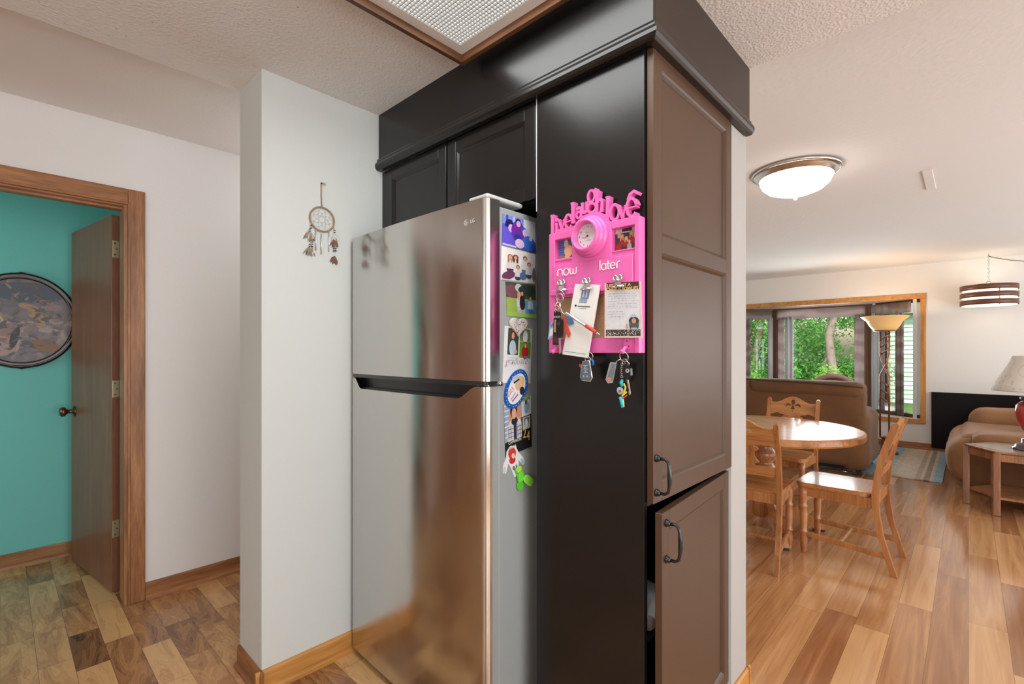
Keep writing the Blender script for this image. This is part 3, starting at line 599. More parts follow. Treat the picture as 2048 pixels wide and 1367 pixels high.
# heart magnet
b = MB(); hp = []
for k in range(40):
    a = 2 * PI * k / 40; x = 16 * math.sin(a) ** 3; y = 13 * math.cos(a) - 5 * math.cos(2 * a) - 2 * math.cos(3 * a) - math.cos(4 * a); hp.append((x * .0026, y * .0021))
M = FY(1.170, PY, 1.365); HW = mat('glazed_white_floral', rgb(214, 208, 204), .4, var=.1, vs=60)
b.prism(hp, .0034, .010, HW, M); b.prism([(x * .93, y * .93) for x, y in hp], .010, .0118, HW, M)
rnd = random.Random(4)
for k in range(44):
    x, y = rnd.uniform(-.03, .03), rnd.uniform(-.026, .02)
    if abs(x) * 1.1 + max(0, -y) * .9 < .03: b.prism(ell(x, y, rnd.uniform(.002, .005), .0012, rnd.uniform(0, 3), 8), .0118, .0121, flat(rnd.choice([rgb(120, 110, 108), rgb(150, 142, 136), rgb(96, 88, 90)])), M)
b.prism(ell(.024, .003, .004, .004, 0, 10), .0118, .0122, flat(rgb(206, 168, 60)), M)
single(b, 'heart_magnet', 'white heart-shaped magnet with grey scrollwork on the fridge side', 'magnet')
# graduate card
b = MB(); cn = SF([(1.112, 1.363), (1.246, 1.357), (1.236, 1.171), (1.101, 1.180)])
sh = [(rect(.12, .50, .50, .97), rgb(66, 74, 62)), (ell(.3, .62, .12, .14), rgb(176, 200, 214)), (ell(.3, .86, .07, .08), rgb(110, 60, 40)), (ell(.3, .84, .05, .06), SKIN), (ell(.4, .56, .06, .04), SKIN), (rect(.54, .76, .92, .98), rgb(110, 140, 90)), (ell(.74, .84, .09, .12), rgb(226, 226, 226)), (rect(.54, .46, .95, .75), rgb(104, 150, 44)), (ell(.75, .56, .13, .12), rgb(176, 34, 36)), (ell(.75, .69, .06, .06), rgb(120, 60, 46)), (ell(.75, .68, .04, .045), SKIN), (rect(.7, .46, .9, .49), rgb(80, 130, 180)), (rect(.15, .445, .5, .452), rgb(160, 156, 156)), (rect(.5, .2, .62, .21), rgb(90, 170, 120))]
picture(b, cn, rgb(226, 226, 228), sh); INK = flat(rgb(150, 146, 148))
b.text('graduate', .036, INK, FY(1.110, PY - .0036, 1.238) , .0002, shear=.55, bold=-.0007, sx=.84)
single(b, 'graduation_card', 'white card reading graduate with three small photos, under the heart magnet', 'card')
# oval button magnet
b = MB(); M = FY(1.163, PY, 1.158); rot = R(56)
BL = mat('oval_blue_print', rgb(24, 92, 176), .35); WH = mat('oval_white_print', rgb(232, 230, 228), .35)
b.prism(ell(0, 0, .070, .048, rot, 40), .001, .0056, BL, M, True); b.prism(ell(0, 0, .055, .036, rot, 36), .0056, .0059, WH, M)
b.prism(ell(.014, .018, .026, .020, rot, 24), .0059, .0060, flat(rgb(222, 184, 140)), M); b.prism(ell(-.004, .034, .020, .011, R(20), 18), .0060, .0061, flat(rgb(186, 196, 214)), M); b.prism([(-.016, .022), (.012, .034), (.014, .029), (-.013, .017)], .0061, .0062, flat(rgb(40, 40, 48)), M)
b.prism(ell(.026, -.008, .012, .014, 0, 16), .0060, .0061, flat(rgb(44, 42, 60)), M)
b.text('2023', .019, flat(rgb(190, 60, 70)), M @ Matrix.Translation((-.040, -.026, .0060)) @ Matrix.Rotation(R(44), 4, 'Z'), .0001)
b.ribbon([(-.030, -.036), (-.006, -.012)], .0022, .0060, .0062, flat(rgb(90, 120, 180)), M); b.ribbon([(-.022, -.040), (.006, -.018)], .004, .0060, .0062, flat(rgb(150, 70, 130)), M)
for k in range(26):
    a = 2 * PI * k / 26
    if k % 7: p = ell(0, 0, .0625, .042, rot, 26)[k]; b.prism(ell(p[0], p[1], .0018, .0013, a + rot, 6), .0056, .0059, WH, M)
single(b, 'oval_magnet', 'tilted oval magnet with a blue ring around a capped head, marked 2023', 'magnet')
# senior card
b = MB(); cn = SF([(1.107, 1.110), (1.238, 1.132), (1.242, .958), (1.115, .940)])
sh = [(rect(0, .27, .62, 1), rgb(196, 140, 110)), (rect(0, .27, .17, 1), rgb(150, 164, 186))]
for k in range(7): sh.append((rect(.0, .35 + .1 * k, .17, .375 + .1 * k), rgb(206, 214, 226)))
for k in range(10): sh.append((rect(.3, .34 + .065 * k, .62, .345 + .065 * k), rgb(222, 184, 160)))
sh += [(ell(.36, .42, .3, .26), rgb(206, 204, 206)), (rect(.32, .27, .43, .6), rgb(46, 52, 74)), (ell(.36, .62, .12, .07), rgb(40, 40, 48)), (ell(.34, .82, .125, .13), rgb(48, 28, 26)), (ell(.345, .77, .085, .105), SKIN), (rect(0, 0, 1, .27), rgb(28, 25, 27)), (rect(.62, 0, 1, .62), rgb(28, 25, 27)), (rect(.66, .38, .95, .62), rgb(196, 196, 198)), (rect(.71, .43, .9, .6), rgb(96, 98, 104)), (ell(.8, .5, .06, .08), rgb(206, 206, 210)), (rect(.62, .64, 1, 1), rgb(206, 208, 212)), (ell(.82, .8, .1, .12), rgb(120, 160, 190)), (rect(.68, .93, .95, .99), rgb(120, 160, 70)), (ell(.8, .9, .04, .05), rgb(90, 60, 50))]
for k in range(6): sh.append((rect(.12 + .085 * k, .3, .135 + .085 * k, .55), rgb(70, 76, 92)) if k not in (2, 3) else (rect(0, 0, .01, .01), rgb(28, 25, 27)))
for k in range(3): sh.append((rect(.1, .34 + .075 * k, .31, .352 + .075 * k), rgb(70, 76, 92))); sh.append((rect(.44, .34 + .075 * k, .61, .352 + .075 * k), rgb(70, 76, 92)))
picture(b, cn, rgb(28, 25, 27), sh); GOLD = flat(rgb(206, 178, 84)); LW = flat(rgb(220, 218, 216))
TM = lambda x, z, a=8: FY(x, PY - .0046, z) @ Matrix.Rotation(R(a), 4, 'Z')
b.text('CAMERON', .013, LW, TM(1.125, .979), .0002); b.text('KUIPER', .013, LW, TM(1.126, .9625), .0002, sx=.9)
b.text('Class of', .015, LW, TM(1.198, 1.021, 20), .0002, shear=.3, sx=.6); b.text('2', .046, GOLD, TM(1.194, .992, 0), .0002, sx=.75); b.text('4', .046, GOLD, TM(1.213, .982, 0), .0002, sx=.75)
single(b, 'graduation_card', 'black senior card with a portrait and gold 24, below the oval magnet', 'card')
# die-cut hand shape and bright green clip magnets
b = MB(); M = FY(1.148, PY, .93) @ Matrix.Rotation(R(14), 4, 'Z')
SW = mat('die_cut_white', rgb(228, 228, 228), .35)
b.prism([(-.022, .035), (0, .046), (.022, .036), (.03, .012), (.048, -.016), (.050, -.034), (.040, -.038), (.024, -.014), (.020, -.030), (.012, -.062), (-.008, -.060), (-.016, -.026), (-.024, -.006), (-.042, -.032), (-.054, -.026), (-.048, -.004), (-.030, .014)], .001, .0035, SW, M)
b.prism(ell(.0, .020, .018, .020, .2, 18), .0035, .0038, flat(rgb(206, 60, 56)), M); b.prism(ell(-.004, -.002, .015, .012, -.2, 18), .0035, .0039, flat(rgb(198, 50, 50)), M); b.prism(ell(.003, .010, .008, .009, 0, 12), .0038, .0041, flat(rgb(240, 196, 176)), M)
b.prism(ell(.040, -.024, .006, .012, .4, 12), .0035, .0037, flat(rgb(150, 190, 190)), M); b.prism(ell(-.046, -.018, .005, .011, -.3, 12), .0035, .0037, flat(rgb(186, 206, 206)), M)
b.prism(ell(-.004, -.030, .006, .008, 0, 12), .0035, .0037, flat(rgb(140, 90, 120)), M); b.prism(ell(.009, -.028, .004, .006, 0, 12), .0035, .0037, flat(rgb(90, 150, 190)), M)
single(b, 'paper_cutout', 'small white die-cut figure with red patch, below the black senior card', 'cutout')
b = MB(); GRN = mat('bright_green_plastic', rgb(106, 226, 66), .25, var=.05, Transmission_Weight=.25); GR2 = mat('lime_green_plastic', rgb(150, 240, 84), .3, var=.04)
M = FY(1.165, PY, .900) @ Matrix.Rotation(R(20), 4, 'Z')
b.prism([(-.014, .0), (.016, .0), (.018, -.03), (.026, -.052), (-.016, -.056), (-.012, -.028)], .005, .010, GRN, M); b.prism(ell(-.008, -.064, .015, .016, 0, 18), .004, .008, GRN, M); 
for k in range(8): b.prism(rect(-.010 + .003 * k, -.05, -.009 + .003 * k, -.02), .010, .0112, GR2, M)
b.prism(rrect(-.014, -.038, .014, .010, .012), .012, .016, GR2, M @ Matrix.Translation((.019, -.052, 0)) @ Matrix.Rotation(R(35), 4, 'Z'))
b.prism(ell(.001, -.006, .012, .011, 0, 14), .010, .0118, mat('yellow_green_plastic', rgb(186, 222, 84), .3), M)
single(b, 'clip_magnet', 'bright green plastic clip magnet, lowest thing on the fridge side', 'magnet')
# ================================================================== PINK BOARD ON THE PANTRY SIDE
BX = 1.185
t = thing('key_board', 'hot pink live laugh love wall board with clock, photos and clips', 'key board', (BX, .78, 1.27))
yl, yr, zb, zt = .932, .628, 1.276, 1.638          # left (far) and right (near) edges
BM = FX(BX, yl, zb); Wd = yl - yr; Hd = zt - zb
b = MB()
def bx(x0, x1, y0, y1, d0, d1, mt=PINK, bev=.0015): b.box(x0, x1, y0, y1, d0, d1, mt, bev, BM, 1)
bx(0, .022, 0, Hd, .002, .034); bx(Wd - .014, Wd, 0, Hd, .002, .034); bx(.02, Wd - .012, 0, .042, .002, .030); bx(.02, Wd - .012, .165, Hd - .085, .002, .030)
bx(.02, .085, Hd - .022, Hd, .002, .033); bx(Wd - .085, Wd - .012, Hd - .022, Hd, .002, .033); bx(.085, Wd - .085, Hd - .10, Hd, .002, .033); bx(.0205, .086, Hd - .087, Hd - .080, .002, .033); bx(Wd - .086, Wd - .0125, Hd - .087, Hd - .083, .002, .033)
bx(.018, Wd - .018, .186, .262, .030, .036); bx(.010, Wd - .004, .172, .188, .028, .040); bx(.12, .135, .0, .042, .029, .032)
b.build('frame', t, label='hot pink board frame')
b = MB(); b.box(.02, Wd - .012, .04, .168, .004, .018, CORK, 0, BM); b.build('cork', t, label='cork panel in the lower opening')
b = MB(); CM = BM @ Matrix.Translation((.150, .330, 0))
b.lathe([(.045, .03), (.058, .03), (.0595, .036), (.056, .041), (.053, .043), (.054, .048), (.051, .053), (.0475, .055), (.048, .060), (.0445, .066), (.039, .068), (.036, .064), (.036, .045)], PINK, CM, 48); b.build('clock_ring', t)
b = MB(); b.lathe([(.0375, .040), (.0375, .046), (0, .046)], mat('clock_face_white', rgb(216, 220, 218), .3, var=.02), CM, 40, False)
CK = flat(rgb(60, 60, 62)); GYI = flat(rgb(150, 150, 150))
for k in range(12):
    a = R(90 - 30 * (k + 1)); b.text(str(k + 1), .0085, CK, CM @ Matrix.Translation((.0275 * math.cos(a), .0275 * math.sin(a) - .003, .0462)), .0001, 'CENTER')
b.tube([CM @ Vector((.0345 * math.cos(2 * PI * k / 48), .0345 * math.sin(2 * PI * k / 48), .0461)) for k in range(48)], .0004, CK, 6, True)
b.lathe([(.0028, .046), (.0028, .049), (0, .049)], CK, CM, 12)
for wd_, x_, y_ in (('live', -.008, .008), ('laugh', -.020, -.005), ('love', -.004, -.014)): b.text(wd_, .008, GYI, CM @ Matrix.Translation((x_, y_, .0462)), .0001, shear=.3)
b.build('clock_face', t, label='white clock face without hands')
def onb(l, d=.012): return [tuple(BM @ Vector((x, y, d))) for x, y in l]
b = MB(); picture(b, onb([(.022, Hd - .020), (.086, Hd - .021), (.086, Hd - .082), (.022, Hd - .081)]), rgb(92, 96, 112),
  [(rect(0, .2, .35, 1), rgb(70, 96, 160))] + [(rect(0, .3 + .12 * k, .35, .33 + .12 * k), rgb(110, 136, 196)) for k in range(6)] + [([(0, 0), (.45, 0), (.4, .2), (0, .26)], rgb(130, 118, 110)), (ell(.58, .42, .24, .3, .1), rgb(226, 186, 140)), (ell(.45, .78, .13, .2), rgb(206, 196, 184)), (ell(.47, .72, .09, .12), rgb(222, 190, 170)), (ell(.78, .38, .06, .2, .4), rgb(214, 172, 128)), (ell(.52, .14, .15, .1), rgb(216, 176, 130))]); b.build('inset_photo', t, label='small photo in the left opening')
b = MB(); red = rgb(146, 36, 40)
picture(b, onb([(Wd - .084, Hd - .021), (Wd - .015, Hd - .021), (Wd - .015, Hd - .085), (Wd - .084, Hd - .085)]), rgb(206, 198, 190),
  [(rect(0, .1, .9, .8), rgb(70, 56, 60)), (rect(.1, .62, .25, 1), rgb(196, 180, 160)), (rect(.78, .5, .98, 1), rgb(196, 186, 180)), (rect(.3, .85, .75, .98), rgb(40, 44, 70))] + figure(.3, .55, .55, rgb(190, 150, 110), red, SKIN, True) + figure(.72, .62, .6, rgb(170, 130, 96), red, SKIN, True) + figure(.5, .45, .5, rgb(200, 160, 120), red, SKIN, True) + figure(.64, .3, .45, rgb(180, 140, 110), rgb(150, 150, 152), SKIN) + [(ell(.15, .2, .15, .16), red), (rect(0, 0, 1, .06), rgb(226, 220, 216))]); b.build('inset_photo', t, label='small family photo in the right opening')
b = MB(); LWt = mat('raised_white_letters', rgb(238, 234, 236), .3)
def let(b, pts, M, wd=.0026, d0=.036, d1=.038): b.ribbon(pts, wd, d0, d1, LWt, M)
def arc(cx, cy, rx, ry, a0, a1, n=12): return [(cx + rx * math.cos(R(a0 + (a1 - a0) * k / n)), cy + ry * math.sin(R(a0 + (a1 - a0) * k / n))) for k in range(n + 1)]
T = BM @ Matrix.Translation((.036, .230, 0))
let(b, [(0, 0), (0, .010)] + arc(.009, .010, .009, .009, 180, 0) + [(.018, 0)], T); let(b, arc(.032, .009, .010, .010, 0, 360, 18), T); let(b, [(.046, .019), (.046, .007)] + arc(.0515, .007, .0055, .007, 180, 360, 8) + [(.057, .016)], T); let(b, arc(.0625, .007, .0055, .007, 180, 360, 8) + [(.068, .019)], T)
b.build('lettering', t, label='raised white word now'); b = MB(); T = BM @ Matrix.Translation((.185, .230, 0))
let(b, [(0, 0), (0, .027)], T); let(b, arc(.012, .0085, .0075, .0085, 0, 360, 16), T); let(b, [(.0195, 0), (.0195, .017)], T); let(b, [(.026, .024), (.026, .002), (.030, 0)], T); let(b, [(.022, .016), (.031, .016)], T)
let(b, arc(.041, .0085, .0075, .0085, 0, 320, 14), T); let(b, [(.0345, .0088), (.0478, .0088)], T, .0022); let(b, [(.054, 0), (.054, .010)] + arc(.061, .010, .007, .008, 180, 70, 6), T)
b.build('lettering', t, label='raised white word later')
# cut-out words along the top
b = MB()
def G(ch, x, y, h, wx=1.0, rot=0):
    M_ = BM @ Matrix.Translation((x, y, 0)) @ Matrix.Rotation(R(rot), 4, 'Z'); t_ = .0085; a, c = .010, .030
    rb = lambda pts, wd=t_: b.ribbon([(p[0] * wx, p[1]) for p in pts], wd, a, c, PINK, M_)
    X = h
    if ch == 'l': rb([(.006, 0), (.006, X)], .011); rb([(-.001, X - .002), (.006, X - .002)], .005); rb([(-.001, .002), (.013, .002)], .005)
    if ch == 'i': rb([(.005, 0), (.005, X)], .009); rb([(-.001, X - .002), (.006, X - .002)], .005); rb([(-.001, .002), (.011, .002)], .005); b.prism(ell(.005 * wx, X + .010, .0055, .0055, 0, 14), a, c, PINK, M_)
    if ch == 'v': rb([(.002, X), (.012, 0)], .008); rb([(.022, X), (.012, 0)], .004); rb([(-.002, X - .002), (.008, X - .002)], .004); rb([(.016, X - .002), (.026, X - .002)], .004)
    if ch == 'e': rb(arc(.013, X / 2, .0115, X / 2, 10, 320, 18), .0075); rb([(.003, X / 2), (.024, X / 2)], .004)
    if ch == 'o': rb(arc(.013, X / 2, .012, X / 2, 0, 360, 22), .0075)
    if ch == 'a': rb(arc(.010, X * .3, .009, X * .3, 0, 360, 16), .006); rb([(.020, 0), (.020, X * .72)] + arc(.012, X * .72, .008, X * .28, 0, 160, 8), .008); 
    if ch == 'u': rb([(.004, X), (.004, .010)] + arc(.012, .010, .008, .0085, 180, 340, 8), .008); rb([(.022, X), (.022, 0)], .009); rb([(-.002, X - .002), (.006, X - .002)], .004); rb([(.016, X - .002), (.023, X - .002)], .004)
    if ch == 'g': rb(arc(.012, X * .72, .010, X * .26, 0, 360, 18), .0065); rb(arc(.013, X * .2, .012, X * .2, 0, 360, 18), .006); rb([(.006, X * .45), (.018, X * .36)], .006); rb([(.018, X * .9), (.026, X)], .006)
    if ch == 'h': rb([(.005, 0), (.005, X)], .010); rb([(-.002, X - .002), (.006, X - .002)], .005); rb([(.009, X * .42)] + arc(.015, X * .42, .008, X * .16, 150, 0, 8) + [(.023, 0)], .009); rb([(.017, .002), (.029, .002)], .004)
b.box(.02, .11, Hd - .002, Hd + .010, .008, .030, PINK, .001, BM); b.prism([(.09, Hd - .01), (.215, Hd - .01), (.206, Hd + .018), (.18, Hd + .033), (.152, Hd + .038), (.12, Hd + .033), (.098, Hd + .018)], .008, .030, PINK, BM)
G('l', .004, Hd - .004, .062, 1.0); G('i', .021, Hd + .004, .026); G('v', .034, Hd + .003, .034, 1.05); G('e', .058, Hd + .006, .040, 1.1, 5)
G('l', .082, Hd + .018, .062, 1.0, 2); G('a', .098, Hd + .030, .030, .9); G('u', .117, Hd + .040, .032, .85); G('g', .137, Hd + .038, .064, 1.15); G('h', .162, Hd + .034, .062, 1.0, -4)
G('l', .197, Hd + .002, .070, 1.1, -2); G('o', .212, Hd + .002, .042, 1.15); G('v', .240, Hd + .002, .034, 1.0); G('e', .264, Hd + .001, .048, 1.25, 4); b.ribbon([(.268, Hd + .048), (.274, Hd + .062), (.286, Hd + .068), (.298, Hd + .060)], .008, .010, .030, PINK, BM)
b.build('cutout_words', t, label='thick pink serif words live laugh love along the top')
def bulldog(x, y, nm_lbl, dz=.040):
    c = MB(); M_ = BM @ Matrix.Translation((x, y, dz))
    c.prism([(-.017, 0), (.017, 0), (.010, .006), (.006, .019), (-.006, .019), (-.010, .006)], 0, .004, CHROME, M_); c.tube([M_ @ Vector((-.019, 0, .003)), M_ @ Vector((.019, 0, .003))], .0032, CHROME, 10)
    for s_ in (-1, 1):
        c.tube([M_ @ Vector((s_ * (.007 + .006 * math.cos(q)), .0225 + .0065 * math.sin(q), .005)) for q in (2 * PI * k / 14 for k in range(14))], .0022, CHROME, 8, True)
        c.prism(ell(s_ * .007, .0225, .004, .0045, 0, 10), .002, .005, NICKEL, M_)
    c.tube([M_ @ Vector((-.006, .016, .006)), M_ @ Vector((.006, .016, .006))], .003, NICKEL, 8)
    return c.build('clip', t, label=nm_lbl)
bulldog(.055, .186, 'chrome clip holding the big key bunch'); bulldog(.152, .180, 'chrome clip holding the white notepad', .0515); bulldog(.250, .178, 'chrome clip holding the pink-edged note', .0475)
for x_ in (.034, .268):
    h = MB(); M_ = BM @ Matrix.Translation((x_, .020, .030)); h.prism(rrect(-.011, -.012, .011, .018, .0105), 0, .004, PINK, M_)
    h.tube([M_ @ Vector(p) for p in ((0, -.004, .002), (0, -.006, .014), (0, -.012, .022), (0, -.018, .022), (0, -.019, .026), (0, -.012, .031))], .0045, PINK, 10)
    for dx, dy in ((0, .012), (-.006, -.002), (.006, -.002)): h.lathe([(.0016, .004), (.0016, .0052), (0, .0054)], PEWTER, M_ @ Matrix.Translation((dx, dy, 0)), 8)
    h.build('hook', t)
# papers hanging from the clips
NX = BX - .040
b = MB(); cn = [(NX - .004, .822, 1.474), (NX - .004, .740, 1.464), (NX - .006, .779, 1.262), (NX - .006, .867, 1.272)]
picture(b, cn, PAPER, [(rect(.33, .80, .66, .93), rgb(120, 136, 168)), (rect(.30, .74, .62, .80), rgb(150, 164, 190)), (rect(.40, .82, .46, .93), rgb(200, 208, 222)), (rect(.52, .82, .58, .93), rgb(200, 208, 222)), (ell(.19, .70, .04, .016), rgb(40, 44, 54)), (rect(.27, .69, .78, .703), rgb(60, 66, 82)), (rect(.36, .665, .64, .672), rgb(130, 136, 150)), (rect(.08, .045, .93, .052), rgb(90, 160, 146))] + [(rect(.2 + .13 * k, .11, .21 + .13 * k, .115), rgb(90, 90, 90)) for k in range(5)], .006)
single(b, 'notepad', 'long white notepad hanging tilted from the middle clip', 'notepad')
b = MB(); cn = [(NX - .003, .727, 1.468), (NX - .003, .618, 1.462), (NX - .004, .612, 1.316), (NX - .004, .727, 1.318)]
PNK = rgb(222, 200, 196); br_ = rgb(76, 50, 36)
shp = [(rect(.06, .1, .94, .86), rgb(214, 216, 220)), (rect(.05, .87, .95, 1), br_), (rect(.04, .03, .95, .145), rgb(60, 56, 58))]
rnd = random.Random(7)
for k in range(70): shp.append((ell(rnd.uniform(.05, .94), rnd.uniform(.04, .135), .012, .008, rnd.uniform(0, 3), 6), rgb(222, 212, 206)))
for k in range(9):
    x = .1; y = .80 - .046 * k - (.05 if k > 5 else 0)
    while x < (.88 if k < 6 else .5): L_ = rnd.uniform(.04, .11); shp.append(([(x, y), (x + L_, y + rnd.uniform(-.006, .006)), (x + L_, y - .009), (x, y - .009)], rgb(166, 168, 180))); x += L_ + .03
shp += [(rect(.08, .535, .92, .539), rgb(176, 176, 182)), (ell(.8, .30, .13, .075), rgb(52, 58, 56)), (rect(.68, .18, .92, .27), rgb(70, 90, 84)), (ell(.8, .30, .06, .045), rgb(206, 140, 116)), (rect(.70, .15, .72, .19), rgb(60, 60, 60)), (rect(.88, .15, .90, .19), rgb(60, 60, 60)), (ell(.62, .2, .03, .05), rgb(206, 160, 140)), (ell(.79, .39, .06, .03), rgb(170, 190, 214))]
picture(b, cn, PNK, shp, .0012)
YW = flat(rgb(226, 196, 128)); NM = FR((NX - .0072, .724, 1.4505), (0, -1, -.04), (0, -.04, 1))
b.text("LIFE'S JUST A", .0112, YW, NM @ Matrix.Translation((.006, .0052, 0)), .0001, bold=.0003, sx=1.15); b.text("CHAIR o' BOWLIES", .0112, YW, NM @ Matrix.Translation((.004, -.0045, 0)), .0001, bold=.0003, sx=1.02)
single(b, 'note_sheet', "pink-edged note headed CHAIR o' BOWLIES with handwriting, on the right clip", 'note')
t = thing('pen', 'silver and red ballpoint pen hanging across the white notepad', 'pen', (BX - .06, .79, 1.36))
p0, p1, p2, p3 = Vector((BX - .064, .846, 1.392)), Vector((BX - .066, .775, 1.352)), Vector((BX - .066, .741, 1.333)), Vector((BX - .066, .728, 1.3255))
b = MB(); b.tube([p0, p0.lerp(p1, .03), p1], [.003, .0042, .0046], mat('satin_silver', (.7, .7, .72), .3, .9), 14); b.bar(p0 + Vector((-.005, 0, .002)), p0.lerp(p1, .5) + Vector((-.005, 0, .002)), .003, .0012, CHROME); b.build('barrel', t)
MB().tube([p1, p1.lerp(p2, .5), p2], [.0048, .0056, .0044], mat('red_rubber_grip', rgb(206, 66, 58), .5), 14).build('grip', t, label='red rubber grip')
MB().tube([p2, p2.lerp(p3, .8), p3], [.0036, .0018, .0006], CHROME, 12).build('tip', t)
# ---- keys
def ring(b, c, r, th, M, mt=NICKEL, tilt=0): b.tube([M @ (Vector(c) + Vector((r * math.cos(a), r * math.sin(a), .25 * r * math.sin(a + tilt)))) for a in (2 * PI * k / 24 for k in range(24))], th, mt, 8, True); return b
def keyblade(b, p, q, M, mt=NICKEL): p, q = Vector(p), Vector(q); b.prism([(p.x - .003, p.y), (p.x + .003, p.y), (q.x + .0028, q.y + .004), (q.x, q.y), (q.x - .002, q.y + .003), (q.x - .0025, q.y + .010), (q.x - .001, q.y + .013), (q.x - .003, q.y + .017)], p.z, p.z + .002, mt, M); return b
KM = BM
t = thing('key_bunch', 'crowded key bunch with a black car key and card tags on the left clip', 'keys', (BX - .06, .87, 1.38))
b = MB(); ring(b, (.056, .170, .050), .014, .0013, KM); ring(b, (.058, .160, .054), .014, .0013, KM, tilt=1); ring(b, (.052, .128, .060), .010, .0012, KM); b.build('key_ring', t)
b = MB(); b.prism([(p[0], p[1]) for p in [(.012, .040), (.046, .052), (.052, .108), (.040, .112), (.018, .080)]], .052, .054, mat('tag_blue_white', rgb(150, 178, 214), .3), KM); b.prism([(.017, .048), (.042, .057), (.046, .078), (.022, .072)], .0541, .0545, flat(rgb(226, 230, 238)), KM); b.prism([(.022, .078), (.046, .086), (.048, .094), (.030, .088)], .0541, .0545, flat(rgb(96, 128, 180)), KM); b.build('loyalty_tag', t, label='blue and white plastic tag')
b = MB(); b.prism([(.034, .024), (.060, .022), (.064, .118), (.040, .126)], .056, .059, mat('tag_black_photo', rgb(40, 34, 36), .35, var=.4, vs=90), KM); b.prism([(.040, .062), (.052, .060), (.054, .096), (.042, .098)], .0591, .0595, flat(rgb(206, 160, 120)), KM); b.prism([(.038, .030), (.056, .028), (.057, .048), (.040, .050)], .0591, .0595, flat(rgb(96, 40, 44)), KM)
b.text('DURAN', .008, flat(rgb(220, 216, 212)), KM @ Matrix.Translation((.036, .103, .0598)), .0001); b.build('photo_tag', t, label='dark printed tag')
b = MB(); b.prism(rrect(.056, .044, .076, .100, .009), .061, .071, BLKPL, KM, True); b.prism(ell(.066, .085, .006, .005), .071, .072, mat('dark_button', (.05, .05, .055), .4), KM); keyblade(b, (.066, .046, .065), (.067, -.004, 0), KM); b.build('car_key', t)
b = MB(); b.prism([(.072, .110), (.080, .094), (.098, .056), (.092, .044), (.080, .060), (.070, .092)], .054, .058, mat('coral_red_tag', rgb(206, 84, 66), .4), KM); b.prism([(.078, .110), (.104, .098), (.108, .084), (.090, .078)], .052, .054, mat('blue_fabric_tag', rgb(96, 126, 176), .5), KM); b.build('leather_tag', t, label='coral red tag')
b = MB(); b.tube([KM @ Vector(p) for p in ((.050, .150, .055), (.044, .140, .058), (.046, .128, .060), (.056, .124, .062), (.062, .134, .060), (.058, .148, .056))], .0017, BRASS, 8); b.tube([KM @ Vector(p) for p in ((.062, .150, .058), (.066, .132, .062), (.072, .118, .062), (.084, .110, .064))], .0015, NICKEL, 8); b.build('split_link', t)
t = thing('key_bunch', 'grey remote car fob hanging below the white notepad', 'keys', (BX - .05, .78, 1.23))
FM = BM @ Matrix.Translation((.152, -.045, .045))
b = MB(); ring(b, (.005, .036, .0), .010, .0013, FM); ring(b, (.000, .026, .002), .009, .0013, FM); b.tube([BM @ Vector(p) for p in ((.150, .02, .036), (.151, .005, .042), (.152, -.006, .046), (.154, -.012, .045))], .0016, NICKEL, 8); b.build('key_ring', t)
b = MB(); b.prism([(-.011, .020), (.008, .022), (.016, -.024), (.012, -.033), (-.014, -.031), (-.019, -.024)], .003, .013, mat('slate_fob', rgb(92, 104, 118), .3), FM); b.tube([FM @ Vector((p[0], p[1], .008)) for p in [(-.012, .021), (.009, .023), (.018, -.024), (.013, -.034), (-.015, -.032), (-.021, -.024)]], .0026, CHROME, 8, True)
for y_ in (.010, .0, -.010): b.prism(rect(-.008, y_ - .0005, .007, y_ + .0004), .013, .0134, LWt, FM)
for (x_, y_) in ((-.001, .005), (0, -.005), (-.006, -.020), (.006, -.020)): b.ribbon(arc(x_, y_, .0023, .0023, 40, 330, 8), .0008, .013, .0134, LWt, FM)
b.build('key_fob', t)
b = MB(); b.tube([FM @ Vector(p) for p in ((-.030, .012, .001), (-.024, .006, .002), (-.014, .010, .003), (-.010, .018, .003))], [.002, .005, .006, .002], mat('red_rubber_charm', rgb(206, 60, 66), .4), 10); b.tube([FM @ Vector(p) for p in ((.010, .030, .001), (.016, .022, .001), (.017, .010, .001))], [.002, .004, .003], mat('blue_cord', rgb(40, 104, 176), .5), 10); keyblade(b, (-.017, .006, .0), (-.019, -.016, 0), FM); b.build('charm', t)
t = thing('key_bunch', 'black car key, silver tag and bright toy charm on the right hook', 'keys', (BX - .05, .66, 1.2))
RM = BM @ Matrix.Translation((.268, -.010, .050))
b = MB(); ring(b, (0, 0, 0), .0125, .0013, RM); ring(b, (.004, -.014, .002), .008, .0012, RM); ring(b, (.010, -.018, .002), .006, .0012, RM); b.build('key_ring', t)
b = MB(); b.prism([(-.036, -.014), (-.018, -.016), (-.020, -.026), (-.030, -.070), (-.046, -.072), (-.053, -.062), (-.040, -.018)], .004, .006, CHROME, RM); b.prism([(-.034, -.018), (-.021, -.020), (-.031, -.064), (-.045, -.066), (-.048, -.060)], .006, .0064, flat(rgb(110, 126, 136)), RM); b.prism([(-.045, -.056), (-.034, -.056), (-.036, -.066), (-.047, -.066)], .0064, .0068, flat(rgb(206, 140, 116)), RM); b.tube([RM @ Vector(p) for p in ((-.026, -.020, .005), (-.016, -.010, .004), (-.008, -.006, .002))], .0012, NICKEL, 6); b.build('metal_tag', t, label='brushed silver tag')
